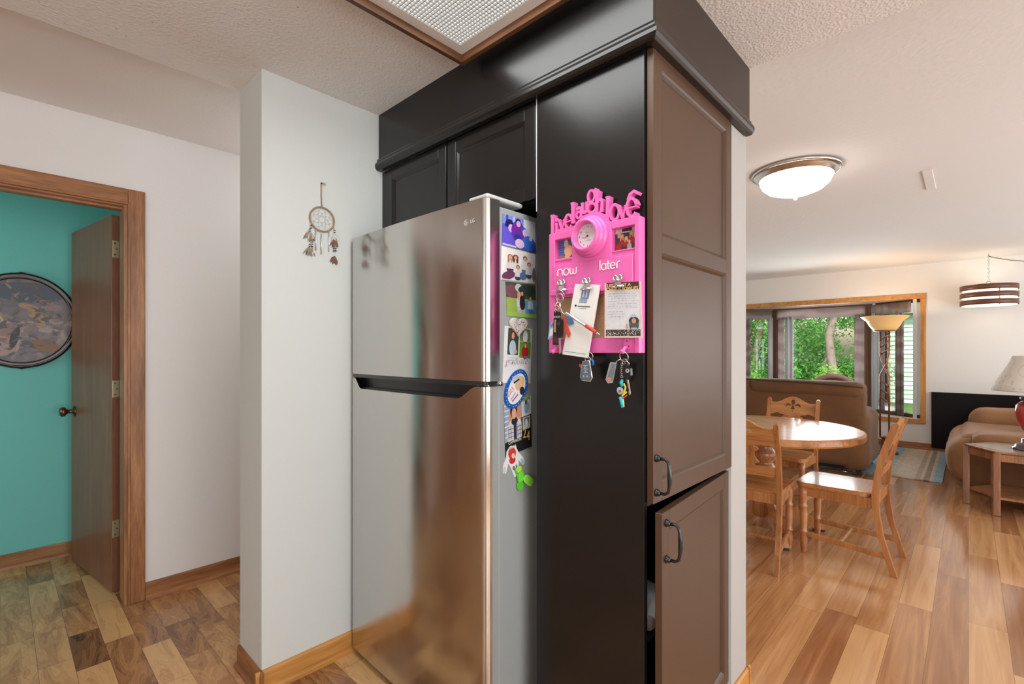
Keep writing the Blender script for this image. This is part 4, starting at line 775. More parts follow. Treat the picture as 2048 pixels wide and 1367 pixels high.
b = MB(); b.prism([(.004, -.020), (.014, -.018), (.026, -.030), (.027, -.048), (.018, -.060), (.006, -.056), (.002, -.036)], .002, .013, BLKPL, RM); b.ribbon(arc(.018, -.036, .0045, .0045, 0, 360, 14), .001, .013, .0134, LWt, RM); b.ribbon([(.0145, -.034), (.018, -.0405), (.0215, -.034)], .001, .013, .0134, LWt, RM); keyblade(b, (.014, -.056, .006), (.021, -.100, 0), RM, BRASS); b.build('car_key', t)
b = MB(); 
for k in range(7): ring(b, (-.004 + .001 * (k % 2), -.020 - .0055 * k, .004), .0032, .0008, RM)
b.build('chain', t)
b = MB(); TEAL = mat('teal_rubber', rgb(40, 186, 196), .4); YEL = mat('yellow_rubber', rgb(226, 216, 84), .4); CR = mat('coral_rubber', rgb(214, 70, 66), .4)
b.tube([RM @ Vector(p) for p in ((-.002, -.060, .004), (-.006, -.068, .004), (-.002, -.078, .004))], [.003, .005, .004], TEAL, 10); b.tube([RM @ Vector(p) for p in ((.002, -.070, .004), (.007, -.080, .004), (.004, -.094, .004), (-.003, -.102, .004))], .0022, YEL, 8)
b.prism(ell(-.009, -.090, .008, .010, .3, 14), .000, .007, mat('pale_aqua_rubber', rgb(170, 200, 196), .4), RM); b.prism(ell(-.007, -.091, .004, .004), .007, .009, CR, RM); b.bar(RM @ Vector((.012, -.092, .006)), RM @ Vector((-.002, -.104, .006)), .003, .003, YEL); b.bar(RM @ Vector((.013, -.100, .006)), RM @ Vector((0, -.110, .006)), .003, .003, CR)
b.tube([RM @ Vector(p) for p in ((-.008, -.106, .004), (-.004, -.120, .004), (-.002, -.134, .004))], [.005, .005, .004], TEAL, 10); b.tube([RM @ Vector(p) for p in ((-.001, -.106, .004), (.001, -.120, .004), (.002, -.132, .004))], .002, YEL, 8); b.build('charm', t, label='teal and yellow rubber toy charm')
# ================================================================== DREAMCATCHER
t = thing('dreamcatcher', 'brown hoop dreamcatcher with feathers and chimes on the pale wall', 'dreamcatcher', (.905, 1.918, 1.82))
M = FY(.905, 1.922, 1.820); LTH = mat('brown_suede_lace', rgb(158, 128, 100), .8); TH = mat('pale_thread', rgb(206, 202, 196), .7)
b = MB(); b.tube([M @ Vector((.051 * math.cos(a), .049 * math.sin(a), 0)) for a in (2 * PI * k / 40 for k in range(40))], .0033, LTH, 10, True); b.build('hoop', t)
b = MB(); b.tube([M @ Vector(p) for p in ((-.001, .052, 0), (-.0035, .10, 0), (-.003, .146, -.002))], .0019, LTH, 8); b.tube([M @ Vector(p) for p in ((-.003, .146, 0), (.006, .149, .004), (.014, .146, .006))], .0011, LTH, 6); b.tube([M @ Vector(p) for p in ((-.003, .146, 0), (.005, .144, .004), (.013, .141, .006))], .0011, LTH, 6); b.lathe([(.0025, -.006), (.0025, .004), (0, .005)], PEWTER, M @ Matrix.Translation((-.003, .147, 0)), 8); b.build('hanging_lace', t)
b = MB(); rad = [.048, .036, .024, .013]; prev = None
for i, rr_ in enumerate(rad):
    pts = [(rr_ * math.cos(R(45 * k + 22.5 * (i % 2))), rr_ * .97 * math.sin(R(45 * k + 22.5 * (i % 2)))) for k in range(8)]
    if prev:
        for k in range(8):
            for j in ((k, (k + 1) % 8) if i % 2 else (k, (k - 1) % 8)): b.tube([M @ Vector((*prev[j], 0)), M @ Vector((*pts[k], 0))], .0006, TH, 5)
    prev = pts
b.tube([M @ Vector((*p, 0)) for p in prev], .0006, TH, 5, True); b.build('web', t)
FE1 = mat('grey_brown_feather', rgb(150, 134, 118), .9, var=.4, vs=120); FE2 = mat('white_feather', rgb(206, 204, 196), .9, var=.1, vs=80); FE3 = mat('russet_feather', rgb(128, 92, 74), .9, var=.3, vs=120)
rnd = random.Random(3)
def feathers(x, y, spread, n_, mts):
    b = MB()
    for k in range(2 * n_):
        a = R(-90 + rnd.uniform(-spread, spread)); L_ = rnd.uniform(.026, .042); d = Vector((math.cos(a), math.sin(a))); q = Vector((-d.y, d.x)); wv = rnd.uniform(.0022, .0048); z0 = rnd.uniform(0, .008)
        pts = []; 
        for s_ in range(7): u = s_ / 6; pts.append(Vector((x, y)) + d * L_ * u + q * (wv * math.sin(PI * u ** .8) + rnd.uniform(-.0013, .0013)))
        for s_ in range(5, 0, -1): u = s_ / 6; pts.append(Vector((x, y)) + d * L_ * u - q * (wv * math.sin(PI * u ** .8) + rnd.uniform(-.0013, .0013)))
        b.prism([tuple(p) for p in pts], z0 - .004, z0 - .0034, rnd.choice(mts), M)
    return b.build('feather', t)
def bead(x, y):
    b = MB()
    for dy, mt in ((.0045, BLKPL), (0, WHITE), (-.0045, BLKPL)): b.lathe([(.0012, -.002), (.0036, -.001), (.0036, .001), (.0012, .002)], mt, FR(tuple(M @ Vector((x, y + dy, .001))), (1, 0, 0), (0, 1, 0)), 12)
    return b.build('bead', t)
for xs in (((-.050, .0), (-.048, -.04), (-.047, -.115)), ((-.045, -.02), (-.052, -.053), (-.058, -.060)), ((.050, -.005), (.052, -.06), (.051, -.115)), ((.052, -.04), (.056, -.08), (.057, -.118))): c = MB(); c.tube([M @ Vector((*p, 0)) for p in xs], .0008, TH, 5); c.build('lace', t)
for x, y in ((-.046, -.040), (-.052, -.054), (.053, -.040), (-.052, -.115), (-.042, -.113), (.050, -.117), (.058, -.116)): bead(x, y)
feathers(-.055, -.060, 50, 7, [FE1, FE2, FE1]); feathers(-.045, -.066, 25, 6, [FE3, FE1]); feathers(.054, -.046, 26, 6, [FE2, FE2]); feathers(.052, -.074, 40, 7, [FE3, FE3]); feathers(-.056, -.122, 45, 6, [FE1, FE3]); feathers(-.040, -.120, 26, 6, [FE2, FE2, FE1]); feathers(.054, -.142, 42, 8, [FE3]); 
for x, y0_, y1_ in ((-.027, -.044, -.131), (-.004, -.060, -.142), (.028, -.042, -.128)):
    c = MB(); c.tube([M @ Vector((x, y0_, .002)), M @ Vector((x, y1_, .002))], .0021, mat('chime_aluminium', (.78, .78, .8), .3, .6), 10); c.tube([M @ Vector((x * .95, -.046, 0)), M @ Vector((x, y0_, .002))], .0006, TH, 5); c.build('chime', t)
# ================================================================== BAY WINDOW
P0, P1, P2, P3 = Vector((8.3, .455, 0)), Vector((8.75, 1.03, 0)), Vector((8.75, 2.33, 0)), Vector((8.3, 2.905, 0))
ZB, ZT = .40, 1.975
b = MB(); b.box(8.3, 8.42, -2.4, .455, 0, HC, W_CREAM); b.box(8.3, 8.42, 2.905, 3.22, 0, HC, W_CREAM); b.box(8.3, 8.42, .455, 2.905, 0, ZB - .02, W_CREAM); b.box(8.3, 8.42, .455, 2.905, ZT + .02, HC, W_CREAM); struct(b, 'wall_window')
b = MB()
for z0, z1, mt in ((ZB - .03, ZB, W_CREAM), (ZT, ZT + .03, W_CREAM)): b.prism([(8.29, .455), (8.85, .97), (8.85, 2.39), (8.29, 2.905)], z0, z1, mt)
for (y0_, y1_) in ((.405, .462), (2.898, 2.955)): b.box(8.275, 8.3, y0_, y1_, ZB - .005, 1.972, wood('golden_oak_upright', [rgb(190, 132, 66), rgb(205, 150, 84), rgb(160, 104, 50)], axis='Z', rough=.4), .002)
b.box(8.275, 8.3, .405, 2.955, 1.972, 2.04, OAKGOLD, .004); b.box(8.268, 8.3, .405, 2.955, .338, ZB - .005, OAKGOLD, .004)
for P in (P1, P2): b.box(P.x - .045, P.x + .055, P.y - .05, P.y + .05, ZB, ZT, DBROWN, .004)
gl = MB()
for (A_, B_, fm) in ((P0, P1, WSASH), (P1, P2, DBROWN), (P2, P3, DBROWN)):
    d = (B_ - A_).normalized(); a = A_ + d * .03; c = B_ - d * .03
    for z in (ZB + .02, ZT - .02): b.bar(a + Vector((0, 0, z)), c + Vector((0, 0, z)), .05, .05, DBROWN)
    for p in (a + d * .03, c - d * .03): b.bar(p + Vector((0, 0, ZB)), p + Vector((0, 0, ZT)), .055, .05, fm, up=d)
    n = Vector((-d.y, d.x, 0)) * -.004; a2, c2 = a + d * .05, c - d * .05
    gl.add([a2 + Vector((0, 0, ZB + .04)), c2 + Vector((0, 0, ZB + .04)), c2 + Vector((0, 0, ZT - .04)), a2 + Vector((0, 0, ZT - .04))], [[0, 1, 2, 3]], GLASS)
win = struct(b, 'window_1'); gl.build('glass', win)
def drape_mat():
    m, tt, bb = base('chevron_taupe_fabric', (.3, .27, .26), .9)
    c = coords(tt, (1, 1, 1)); wv = nd(tt, 'ShaderNodeTexWave', wave_type='BANDS', bands_direction='Z'); tt.links.new(c, wv.inputs['Vector'])
    for kk, vv in (('Scale', 1.6), ('Distortion', 6.0), ('Detail', 2.0)): wv.inputs[kk].default_value = vv
    tt.links.new(ramp(tt, wv.outputs['Fac'], [(.15, rgb(158, 138, 130)), (.5, rgb(182, 168, 164)), (.85, rgb(200, 190, 188))]), bb.inputs['Base Color'])
    tr = nd(tt, 'ShaderNodeBsdfTranslucent'); tr.inputs[0].default_value = (.42, .36, .35, 1); ms = nd(tt, 'ShaderNodeMixShader'); ms.inputs[0].default_value = .45
    tt.links.new(bb.outputs[0], ms.inputs[1]); tt.links.new(tr.outputs[0], ms.inputs[2]); tt.links.new(ms.outputs[0], tt.nodes['Material Output'].inputs[0]); return m
DRP = drape_mat(); SHEER = mat('white_sheer', (.62, .64, .68), .9, var=.05)
def drape(b, A_, d, n, x0, x1, z0, z1, mt, folds=2, amp=.012):
    k = 6 * folds + 1; vs = []
    for j in range(2):
        for i in range(k):
            u = i / (k - 1); w_ = amp * math.sin(u * folds * 2 * PI)
            for s_ in (-.003, .003): p = A_ + d * (x0 + (x1 - x0) * u) + n * (w_ + s_); vs.append((p.x, p.y, (z0, z1)[j]))
    fs = []; o = 2 * k
    for i in range(k - 1): fs += [[2 * i, 2 * i + 2, o + 2 * i + 2, o + 2 * i], [2 * i + 3, 2 * i + 1, o + 2 * i + 1, o + 2 * i + 3], [o + 2 * i, o + 2 * i + 2, o + 2 * i + 3, o + 2 * i + 1], [2 * i, 2 * i + 1, 2 * i + 3, 2 * i + 2]]
    fs += [[0, o, o + 1, 1], [2 * k - 2, 2 * k - 1, o + 2 * k - 1, o + 2 * k - 2]]
    b.add(vs, fs, mt, True)
for (A_, B_, lbl, legs) in ((P1, P2, 'taupe patterned drape set on the wide middle bay window pane', ((.08, .20, DRP), (1.0, 1.12, SHEER), (1.13, 1.22, DRP))), (P0, P1, 'taupe patterned drape set on the narrow right bay window pane', ((.17, .29, DRP), (.60, .66, SHEER))), (P2, P3, 'taupe patterned drape set on the left bay window pane beside the wall edge', ((.05, .12, SHEER), (.40, .52, DRP)))):
    d = (B_ - A_).normalized(); n = Vector((-1, 0, 0)) if A_ is P1 else (Vector((-d.y, d.x, 0)) if (-d.y) < 0 else Vector((d.y, -d.x, 0))); L_ = (B_ - A_).length; AA = A_ + n * .075
    t = thing('window_drape', lbl, 'curtain', tuple(((A_ + B_) / 2 + n * .07).to_tuple()[:2]) + (1.95,), 'drapes in the bay window')
    v = MB(); drape(v, AA, d, n, .07, L_ - .06, 1.80, 1.945, DRP, 5, .006); v.build('valance', t)
    for (x0_, x1_, mt) in legs: v = MB(); drape(v, AA, d, n, x0_, x1_, ZB + .02, 1.83, mt); v.build('side_panel', t)
b = MB()
b.tube([(8.45, .60, ZB + .033), (8.50, .685, ZB + .036), (8.55, .76, ZB + .033)], [.030, .034, .028], mat('white_terry', (.7, .7, .7), .95, bump=.3, bs=150), 14)
single(b, 'rolled_towel', 'small white roll lying on the right end of the bay window sill', 'towel')
# ================================================================== OUTDOORS
b = MB(); b.box(8.9, 60, -30, 40, -.5, -.4, leafm('lawn_green', rgb(120, 160, 70))); struct(b, 'ground')
GR_ = [leafm('leaf_mid', rgb(96, 150, 70)), leafm('leaf_deep', rgb(52, 110, 58)), leafm('leaf_bright', rgb(136, 176, 84))]
def tree(x, y, h, cr, lbl, seed, mt, n=2600, zlo=.2, lean=0):
    rn = random.Random(seed); t = thing('leafy_tree', lbl, 'tree', (x, y, -.4), 'trees beyond the bay window')
    b = MB(); pts = [(x + lean * (k / 7) + .08 * math.sin(k + seed), y + .10 * math.sin(1.7 * k + seed), -.4 + h * .8 * k / 7) for k in range(8)]
    b.tube(pts, [.11 - .009 * k for k in range(8)], BARK, 12)
    b.build('trunk', t)
    b = MB(); cl = [(x + rn.uniform(-cr, cr) * .85, y + rn.uniform(-cr, cr) * .85, zlo + rn.random() ** 1.5 * (h - zlo), rn.uniform(.35, .8)) for _ in range(60)]
    vs = []; fs = []
    for k in range(n):
        c = cl[rn.randrange(len(cl))]; u = Vector((rn.gauss(0, 1), rn.gauss(0, 1), rn.gauss(0, 1))).normalized() * c[3] * rn.uniform(.6, 1.0)
        p = Vector((c[0], c[1], c[2])) + u; s_ = rn.uniform(.022, .052); r_ = (u.normalized() + Vector((rn.uniform(-.8, .8), rn.uniform(-.8, .8), rn.uniform(-.3, 1)))).normalized()
        q = r_.orthogonal().normalized(); w_ = r_.cross(q); a = rn.uniform(0, 6.3); q, w_ = q * math.cos(a) + w_ * math.sin(a), w_ * math.cos(a) - q * math.sin(a)
        o = len(vs); vs += [p - q * s_ * 1.3, p - w_ * s_ * .6 + r_ * .01, p + q * s_ * 1.3, p + w_ * s_ * .6 + r_ * .01]; fs.append([o, o + 1, o + 2, o + 3])
    b.add(vs, fs, mt); b.build('foliage', t, kind='stuff')
tree(13.2, 2.30, 6, 1.2, 'tree with the leaning grey trunk seen through the middle bay pane', 3, GR_[0], 1500, 2.0, .5)
tree(16.5, 2.95, 6, 1.2, 'leafy tree behind, right of the leaning grey trunk', 11, GR_[0], 26000, -.3)
tree(15.6, 4.6, 7, 1.4, 'dense tree left of the leaning grey trunk in the middle pane', 5, GR_[0], 28000, -.2)
tree(17.9, 7.6, 7, 1.6, 'hazy green tree filling the left bay pane', 8, GR_[0], 24000, -.3)
tree(20.5, 5.3, 8, 1.9, 'darkest tree standing farthest back behind the middle pane', 14, GR_[1], 26000, -.2)
tree(24.5, 12.6, 8, 2.2, 'far dark tree at the left edge of the bay view', 21, GR_[1], 14000, .0)
def bush(x, y, r_, h, lbl, seed, mt, n=6000):
    rn = random.Random(seed); vs = []; fs = []
    for k in range(n):
        u = Vector((rn.gauss(0, 1), rn.gauss(0, 1), abs(rn.gauss(0, 1)))).normalized(); p = Vector((x + u.x * r_ * rn.uniform(.7, 1), y + u.y * r_ * rn.uniform(.7, 1), -.4 + u.z * h * rn.uniform(.6, 1))); s_ = rn.uniform(.02, .04)
        r2 = (u + Vector((rn.uniform(-.7, .7), rn.uniform(-.7, .7), .3))).normalized(); q = r2.orthogonal().normalized(); w_ = r2.cross(q); o = len(vs); vs += [p - q * s_, p - w_ * s_ * .6, p + q * s_, p + w_ * s_ * .6]; fs.append([o, o + 1, o + 2, o + 3])
    b = MB(); b.add(vs, fs, mt); o = single(b, 'leafy_bush', lbl, 'bush', 'bushes beyond the bay window'); return o
bush(12.6, 2.25, .6, 1.4, 'bright yellow-green bush low at the right of the middle pane', 31, GR_[2])
bush(13.0, 4.4, 1.0, 1.5, 'yellow-green bush low in the left bay pane', 33, GR_[2])
t = thing('neighbor_house', 'pale green sided house seen through the right bay pane', 'house', (22, -1, -.4))
SID = mat('pale_green_siding', rgb(206, 232, 222), .7, var=.04)
b = MB(); b.box(20.1, 27, -5, 2.35, -.4, 2.5, SID)
for k in range(20): b.prism([(0, 0), (.03, 0), (0, .14)], 0, 7.35, SID, Matrix(((-1, 0, 0, 20.1), (0, 0, 1, -5), (0, 1, 0, -.38 + .144 * k), (0, 0, 0, 1))))
b.build('siding_wall', t); b = MB(); b.prism([(-5.4, 2.5), (2.6, 2.5), (2.6, 2.62), (-1.4, 4.2), (-5.4, 2.62)], 19.8, 27.3, mat('grey_shingle', (.4, .4, .42), .9), Matrix(((0, 0, 1, 0), (1, 0, 0, 0), (0, 1, 0, 0), (0, 0, 0, 1)))); b.build('roof', t)
# ================================================================== DINING SET
def flip_tilt(x, z0, lean): return FR((x, 0, z0), (0, -1, 0), (-lean, 0, 1))   # back plane of a chair facing +X seen from behind
t = thing('dining_chair', 'varnished pine dining chair half hidden by the pale wall edge, its back to the kitchen', 'chair', (0, 0, 0), 'fleur-de-lis dining chairs')
chair = t
b = MB(); pts = rrect(-.20, -.20, .205, .20, .06, 6); pts = [(x, y * (.93 + .07 * (x + .2) / .4)) for x, y in pts]
b.prism(pts, .430, .446, PINEX); b.prism([(x * .985, y * .98) for x, y in pts], .446, .452, PINEX); b.prism([(x * .985, y * .98) for x, y in pts], .424, .430, PINEX); b.build('seat', t)
for s_ in (-1, 1):
    b = MB(); prof = [(-.285, 0), (-.255, .10), (-.222, .22), (-.200, .34), (-.196, .44), (-.208, .56), (-.236, .70), (-.288, .862)]; back = [(x - (.034 if z > .3 else .030), z) for x, z in prof]
    M_ = Matrix(((1, 0, 0, 0), (0, 0, 1, 0), (0, 1, 0, 0), (0, 0, 0, 1))); b.prism(prof + back[::-1], s_ * .186 - .013, s_ * .186 + .013, PINE, M_); b.prism([(-.322, .862), (-.288, .862), (-.292, .872), (-.318, .872)], s_ * .186 - .009, s_ * .186 + .009, PINE, M_); b.build('leg', t)
for s_ in (-1, 1):
    b = MB(); b.lathe([(.011, 0), (.013, .006), (.016, .03), (.021, .09), (.017, .125), (.022, .132), (.022, .142), (.017, .15), (.021, .20), (.023, .25), (.018, .285), (.023, .292), (.023, .302), (.018, .31), (.021, .345), (.024, .36), (.024, .43)], PINE, Matrix.Translation((.160, s_ * .165, 0)), 18); b.build('leg', t)
b = MB()
for s_ in (-1, 1): b.bar((.160, s_ * .165, .395), (-.205, s_ * .180, .395), .020, .058, PINE)
b.bar((.160, -.15, .395), (.160, .15, .395), .020, .050, PINE); b.bar((-.212, -.175, .415), (-.212, .175, .415), .020, .060, PINE); b.build('apron', t)
b = MB()
for s_ in (-1, 1): b.bar((.160, s_ * .165, .125), (-.262, s_ * .183, .105), .018, .032, PINE, bev=.004)
b.bar((-.03, -.175, .116), (-.03, .175, .116), .024, .018, PINE, bev=.004); b.build('stretcher', t)
TM_ = flip_tilt(-.222, .545, .27)
cr_out = [(-.174, .190)] + [(-.174, .305), (-.150, .300), (-.120, .302), (-.090, .315), (-.055, .338), (-.025, .351), (0, .355)] ; cr_out = cr_out + [(-x, y) for x, y in cr_out[::-1][1:]]
cr_bot = [(.174, .190), (.15, .198), (.12, .210), (.09, .198), (.03, .188), (0, .185)]; cr_bot = cr_bot + [(-x, y) for x, y in cr_bot[::-1][1:-1]]
fl = [[(x, .300 + y) for x, y in ell(0, 0, .0135, .020, 0, 14)], [(-.010, .281), (-.03, .291), (-.042, .282), (-.046, .268), (-.038, .262), (-.034, .272), (-.024, .276), (-.014, .270)], [(.010, .281), (.014, .270), (.024, .276), (.034, .272), (.038, .262), (.046, .268), (.042, .282), (.03, .291)], [(-.0065, .277), (.0065, .277), (.007, .262), (.014, .250), (0, .246), (-.014, .250), (-.007, .262)], [(x, .236 + y) for x, y in ell(0, 0, .0035, .0035, 0, 8)]]
fl = [[(x * 1.32, .285 + (y - .282) * 1.22) for x, y in lp] for lp in fl]
b = MB(); b.curve([cr_out + cr_bot] + fl, .009, PINEX, TM_); b.build('crest_rail', t)
b = MB(); sp = [(.055, .055), (.062, .075), (.085, .085), (.070, .10), (.060, .125), (.062, .15), (.085, .165), (.080, .178), (.060, .186), (.055, .195)]
b.prism(sp + [(-x, y) for x, y in sp[::-1]], -.006, .006, PINE, TM_); b.build('splat', t)
b = MB(); b.box(-.175, .175, .0, .058, -.009, .009, PINEX, .002, TM_); b.build('back_rail', t)
chair.location = (3.325, .998, 0); chair.rotation_euler = (0, 0, R(3))
copy_tree(chair, (3.68, .600, 0), R(88), 'varnished pine dining chair standing side-on at the near right of the round table')
copy_tree(chair, (4.42, 1.105, 0), R(180), 'varnished pine dining chair on the far side of the table, fleur-de-lis crest facing the kitchen')
t = thing('dining_table', 'round varnished pine pedestal dining table in front of the brown sofa', 'table', (3.80, 1.08, 0))
TC = Matrix.Translation((3.80, 1.08, 0))
b = MB(); b.lathe([(0, .690), (.580, .690), (.597, .694), (.605, .705), (.605, .732), (.601, .741), (.591, .745), (0, .745)], PINEX, TC, 72, False); b.build('tabletop', t)
b = MB(); b.lathe([(.11, .69), (.11, .66), (.075, .645), (.06, .60), (.088, .56), (.092, .52), (.062, .49), (.07, .475), (.088, .44), (.092, .34), (.07, .27), (.085, .25), (.088, .12), (.08, .10)], PINE, TC, 32); b.build('pedestal', t)
for k in range(4):
    b = MB(); M_ = TC @ Matrix.Rotation(R(35 + 90 * k), 4, 'Z') @ Matrix(((1, 0, 0, 0), (0, 0, 1, 0), (0, 1, 0, 0), (0, 0, 0, 1)))
    b.prism([(.05, .10), (.05, .22), (.10, .21), (.22, .15), (.36, .085), (.40, .075), (.405, .02), (.33, .02), (.30, .05), (.20, .09), (.12, .105)], -.026, .026, PINE, M_); b.prism(rrect(.335, .0, .40, .025, .01), -.02, .02, BLKPL, M_); b.build('leg', t)
# ================================================================== LIVING ROOM
t = thing('sofa', 'large brown microsuede sofa with its back to the dining table', 'sofa', (6.45, 1.8, 0))
b = MB(); b.soft(6.0, 6.24, .76, 2.95, .09, .90, SUEDE, .07, 14, .012, 4, 1); b.build('back', t)
b = MB(); b.soft(5.975, 6.33, .775, 1.86, .795, .965, SUEDE, .08, 12, .02, 5, 2); b.soft(5.975, 6.33, 1.84, 2.95, .80, .975, SUEDE, .08, 12, .02, 5, 3); b.tube([(5.985, .775, .915), (5.972, .95, .932), (5.97, 1.3, .945), (5.968, 1.8, .958), (5.968, 2.9, .962)], .008, mat('dark_piping', rgb(70, 46, 34), .9), 8); b.build('top_cushion', t)
b = MB(); b.soft(6.0, 6.88, .735, .98, .05, .66, SUEDE, .10, 12, .02, 4, 4); b.build('arm', t)
b = MB(); b.soft(6.22, 6.92, .97, 2.9, .12, .50, SUEDE, .09, 12, .02, 4, 5); b.build('seat', t)
for x_, y_ in ((6.06, .82), (6.82, .82), (6.06, 2.85), (6.82, 2.85)): MB().box(x_ - .025, x_ + .025, y_ - .025, y_ + .025, .0125, .11, BLKPL).build('foot', t)
t = thing('round_chair', 'round-backed chair with a pinkish rim peeking over the brown sofa', 'chair', (7.5, 1.26, 0))
M_ = FR((7.42, 1.27, .76), (0, -1, 0), (-.18, 0, 1)); RIM = mat('dusty_pink_fabric', rgb(176, 140, 130), .9, var=.1)
b = MB(); b.tube([M_ @ Vector((.25 * math.cos(a), .21 * math.sin(a), 0)) for a in (2 * PI * k / 36 for k in range(36))], .030, RIM, 12, True); b.build('rim', t)
b = MB(); b.prism(ell(0, 0, .25, .21, 0, 30), -.03, .01, mat('olive_cushion', rgb(96, 84, 60), .9, var=.2), M_); b.build('back_cushion', t)
b = MB(); b.lathe([(0, .44), (.26, .44), (.28, .40), (.26, .35), (0, .35)], mat('olive_cushion', rgb(96, 84, 60)), Matrix.Translation((7.62, 1.27, 0)), 28); b.build('seat', t)
for k in range(4): a = R(45 + 90 * k); MB().tube([(7.62 + .18 * math.cos(a), 1.27 + .18 * math.sin(a), .36), (7.62 + .24 * math.cos(a), 1.27 + .24 * math.sin(a), .016)], .018, WALNUT, 10).build('leg', t)
b = MB(); b.tube([(7.43, 1.27, .50), (7.45, 1.27, .57)], .10, mat('olive_cushion', rgb(96, 84, 60)), 12); b.build('support', t)
def rug_mat():
    m, tt, bb = base('woven_rug', (.5, .5, .5), .95)
    tc = nd(tt, 'ShaderNodeTexCoord'); sp_ = nd(tt, 'ShaderNodeSeparateXYZ'); tt.links.new(tc.outputs['Object'], sp_.inputs[0])
    md = nd(tt, 'ShaderNodeMath', operation='MULTIPLY_ADD'); tt.links.new(sp_.outputs['Y'], md.inputs[0]); md.inputs[1].default_value = 1.45; md.inputs[2].default_value = -.27
    c = rgb(196, 184, 168); bl = rgb(146, 174, 190); gy = rgb(150, 138, 126)
    r1 = nd(tt, 'ShaderNodeValToRGB'); r1.color_ramp.interpolation = 'CONSTANT'; e = r1.color_ramp.elements
    st = [(0, bl), (.10, c), (.14, gy), (.20, c), (.24, rgb(176, 160, 140)), (.30, c), (.52, rgb(186, 176, 160)), (.60, bl), (.9, gy)]
    while len(e) < len(st): e.new(.5)
    for i, (p_, q_) in enumerate(st): e[i].position = p_; e[i].color = (*q_, 1)
    tt.links.new(md.outputs[0], r1.inputs[0])
    wv = nd(tt, 'ShaderNodeTexWave', wave_type='BANDS', bands_direction='X'); tt.links.new(tc.outputs['Object'], wv.inputs['Vector'])
    for kk, vv in (('Scale', 5.5), ('Distortion', 5.0), ('Detail', 3.0), ('Detail Scale', 3.0)): wv.inputs[kk].default_value = vv
    mx = nd(tt, 'ShaderNodeMix', data_type='RGBA', blend_type='MULTIPLY'); mx.inputs[0].default_value = .55; tt.links.new(r1.outputs[0], mx.inputs[6])
    tt.links.new(ramp(tt, wv.outputs['Fac'], [(.2, rgb(150, 130, 120)), (.5, (1, 1, 1)), (.8, rgb(226, 220, 206))]), mx.inputs[7]); tt.links.new(mx.outputs[2], bb.inputs['Base Color']); return m
b = MB(); b.box(6.27, 8.20, .185, 2.35, 0, .012, rug_mat(), .003); single(b, 'area_rug', 'pale blue and beige patterned rug on the floor under the bay window', 'rug')
t = thing('reclining_loveseat', 'tan microsuede loveseat with puffy arms behind the hexagonal end table', 'sofa', (6.9, -.4, 0))
b = MB(); b.soft(6.02, 7.9, -.86, .02, .04, .40, SUEDE, .05, 10, .01, 4, 11); b.build('base', t)
b = MB(); b.soft(6.06, 7.75, -.35, .155, .06, .47, SUEDE2, .17, 16, .04, 3.5, 12); b.build('footrest', t)
b = MB(); b.soft(6.22, 7.6, -.7, .06, .34, .50, SUEDE2, .09, 12, .02, 4, 17); b.build('seat', t)
b = MB(); b.soft(5.99, 6.32, -.86, -.03, .05, .44, SUEDE, .05, 10, .006, 4, 13); b.build('arm', t)
b = MB(); b.soft(5.96, 6.36, -.86, -.02, .42, .53, SUEDE2, .055, 12, .01, 4, 14, .03); b.tube([(5.965, -.84, .44), (5.965, -.4, .44), (5.975, -.05, .45), (6.03, -.015, .46), (6.3, -.015, .46)], .007, mat('dark_piping', rgb(70, 46, 34), .9), 8); b.build('arm_pad', t)
b = MB(); b.soft(7.35, 7.92, -.86, .0, .36, .62, SUEDE2, .12, 14, .02, 3.5, 15, .03); b.build('arm', t)
b = MB(); b.soft(6.02, 7.9, -1.15, -.78, .06, .84, SUEDE, .12, 12, .03, 4, 16); b.build('back', t)
b = MB(); b.box(8.262, 8.298, -1.9, .35, .04, .758, mat('black_lacquer_panel', (.008, .006, .006), .35, var=.3, vs=2, Specular_IOR_Level=.15), .003); single(b, 'black_panel', 'low glossy black panel standing against the window wall', 'panel')
# hexagonal end table
hx = [(5.61, .028), (5.335, -.152), (5.335, -.612), (5.61, -.79), (5.885, -.612), (5.885, -.152)]
t = thing('end_table', 'low six-sided oak end table carrying the big table lamp', 'table', (5.61, -.38, 0))
def off(h, k): cx, cy = 5.61, -.382; return [(cx + (x - cx) * k, cy + (y - cy) * k) for x, y in h]
b = MB(); b.prism(off(hx, .93), .478, .488, ENDW); b.prism(off(hx, 1.01), .488, .500, ENDW); b.prism(off(hx, .86), .4995, .5012, mat('top_inlay', rgb(150, 136, 120), .2, var=.2, vs=12)); b.build('tabletop', t)
b = MB()
for k in range(6): p, q_ = Vector((*off(hx, .95)[k], .452)), Vector((*off(hx, .95)[(k + 1) % 6], .452)); b.bar(p, q_, .018, .055, ENDW)
b.build('apron', t); b = MB(); b.prism(off(hx, .93), .125, .143, ENDW); b.build('shelf', t)
for k in range(6):
    x_, y_ = off(hx, .97)[k]; l_ = MB(); l_.box(x_ - .022, x_ + .022, y_ - .022, y_ + .022, 0, .488, ENDW, .005); l_.build('leg', t)
t = thing('table_lamp', 'red vase table lamp with cream veined shade on the end table', 'lamp', (5.61, -.385, .5012))
LT = Matrix.Translation((5.61, -.385, 0)); DKM = mat('antique_pewter_gloss', (.16, .12, .12), .2, .7, var=.3, vs=20)
b = MB(); b.lathe([(.135, .5012), (.135, .515), (.12, .525), (.118, .54), (.095, .55), (.08, .56), (.082, .585), (.05, .60), (.045, .62)], DKM, LT, 36); b.build('base', t)
b = MB(); b.lathe([(.045, .62), (.075, .66), (.105, .73), (.118, .80), (.112, .85), (.085, .88), (.06, .89)], mat('red_glazed_ceramic', rgb(176, 62, 52), .18, var=.35, vs=5), LT, 40); b.build('vase', t)
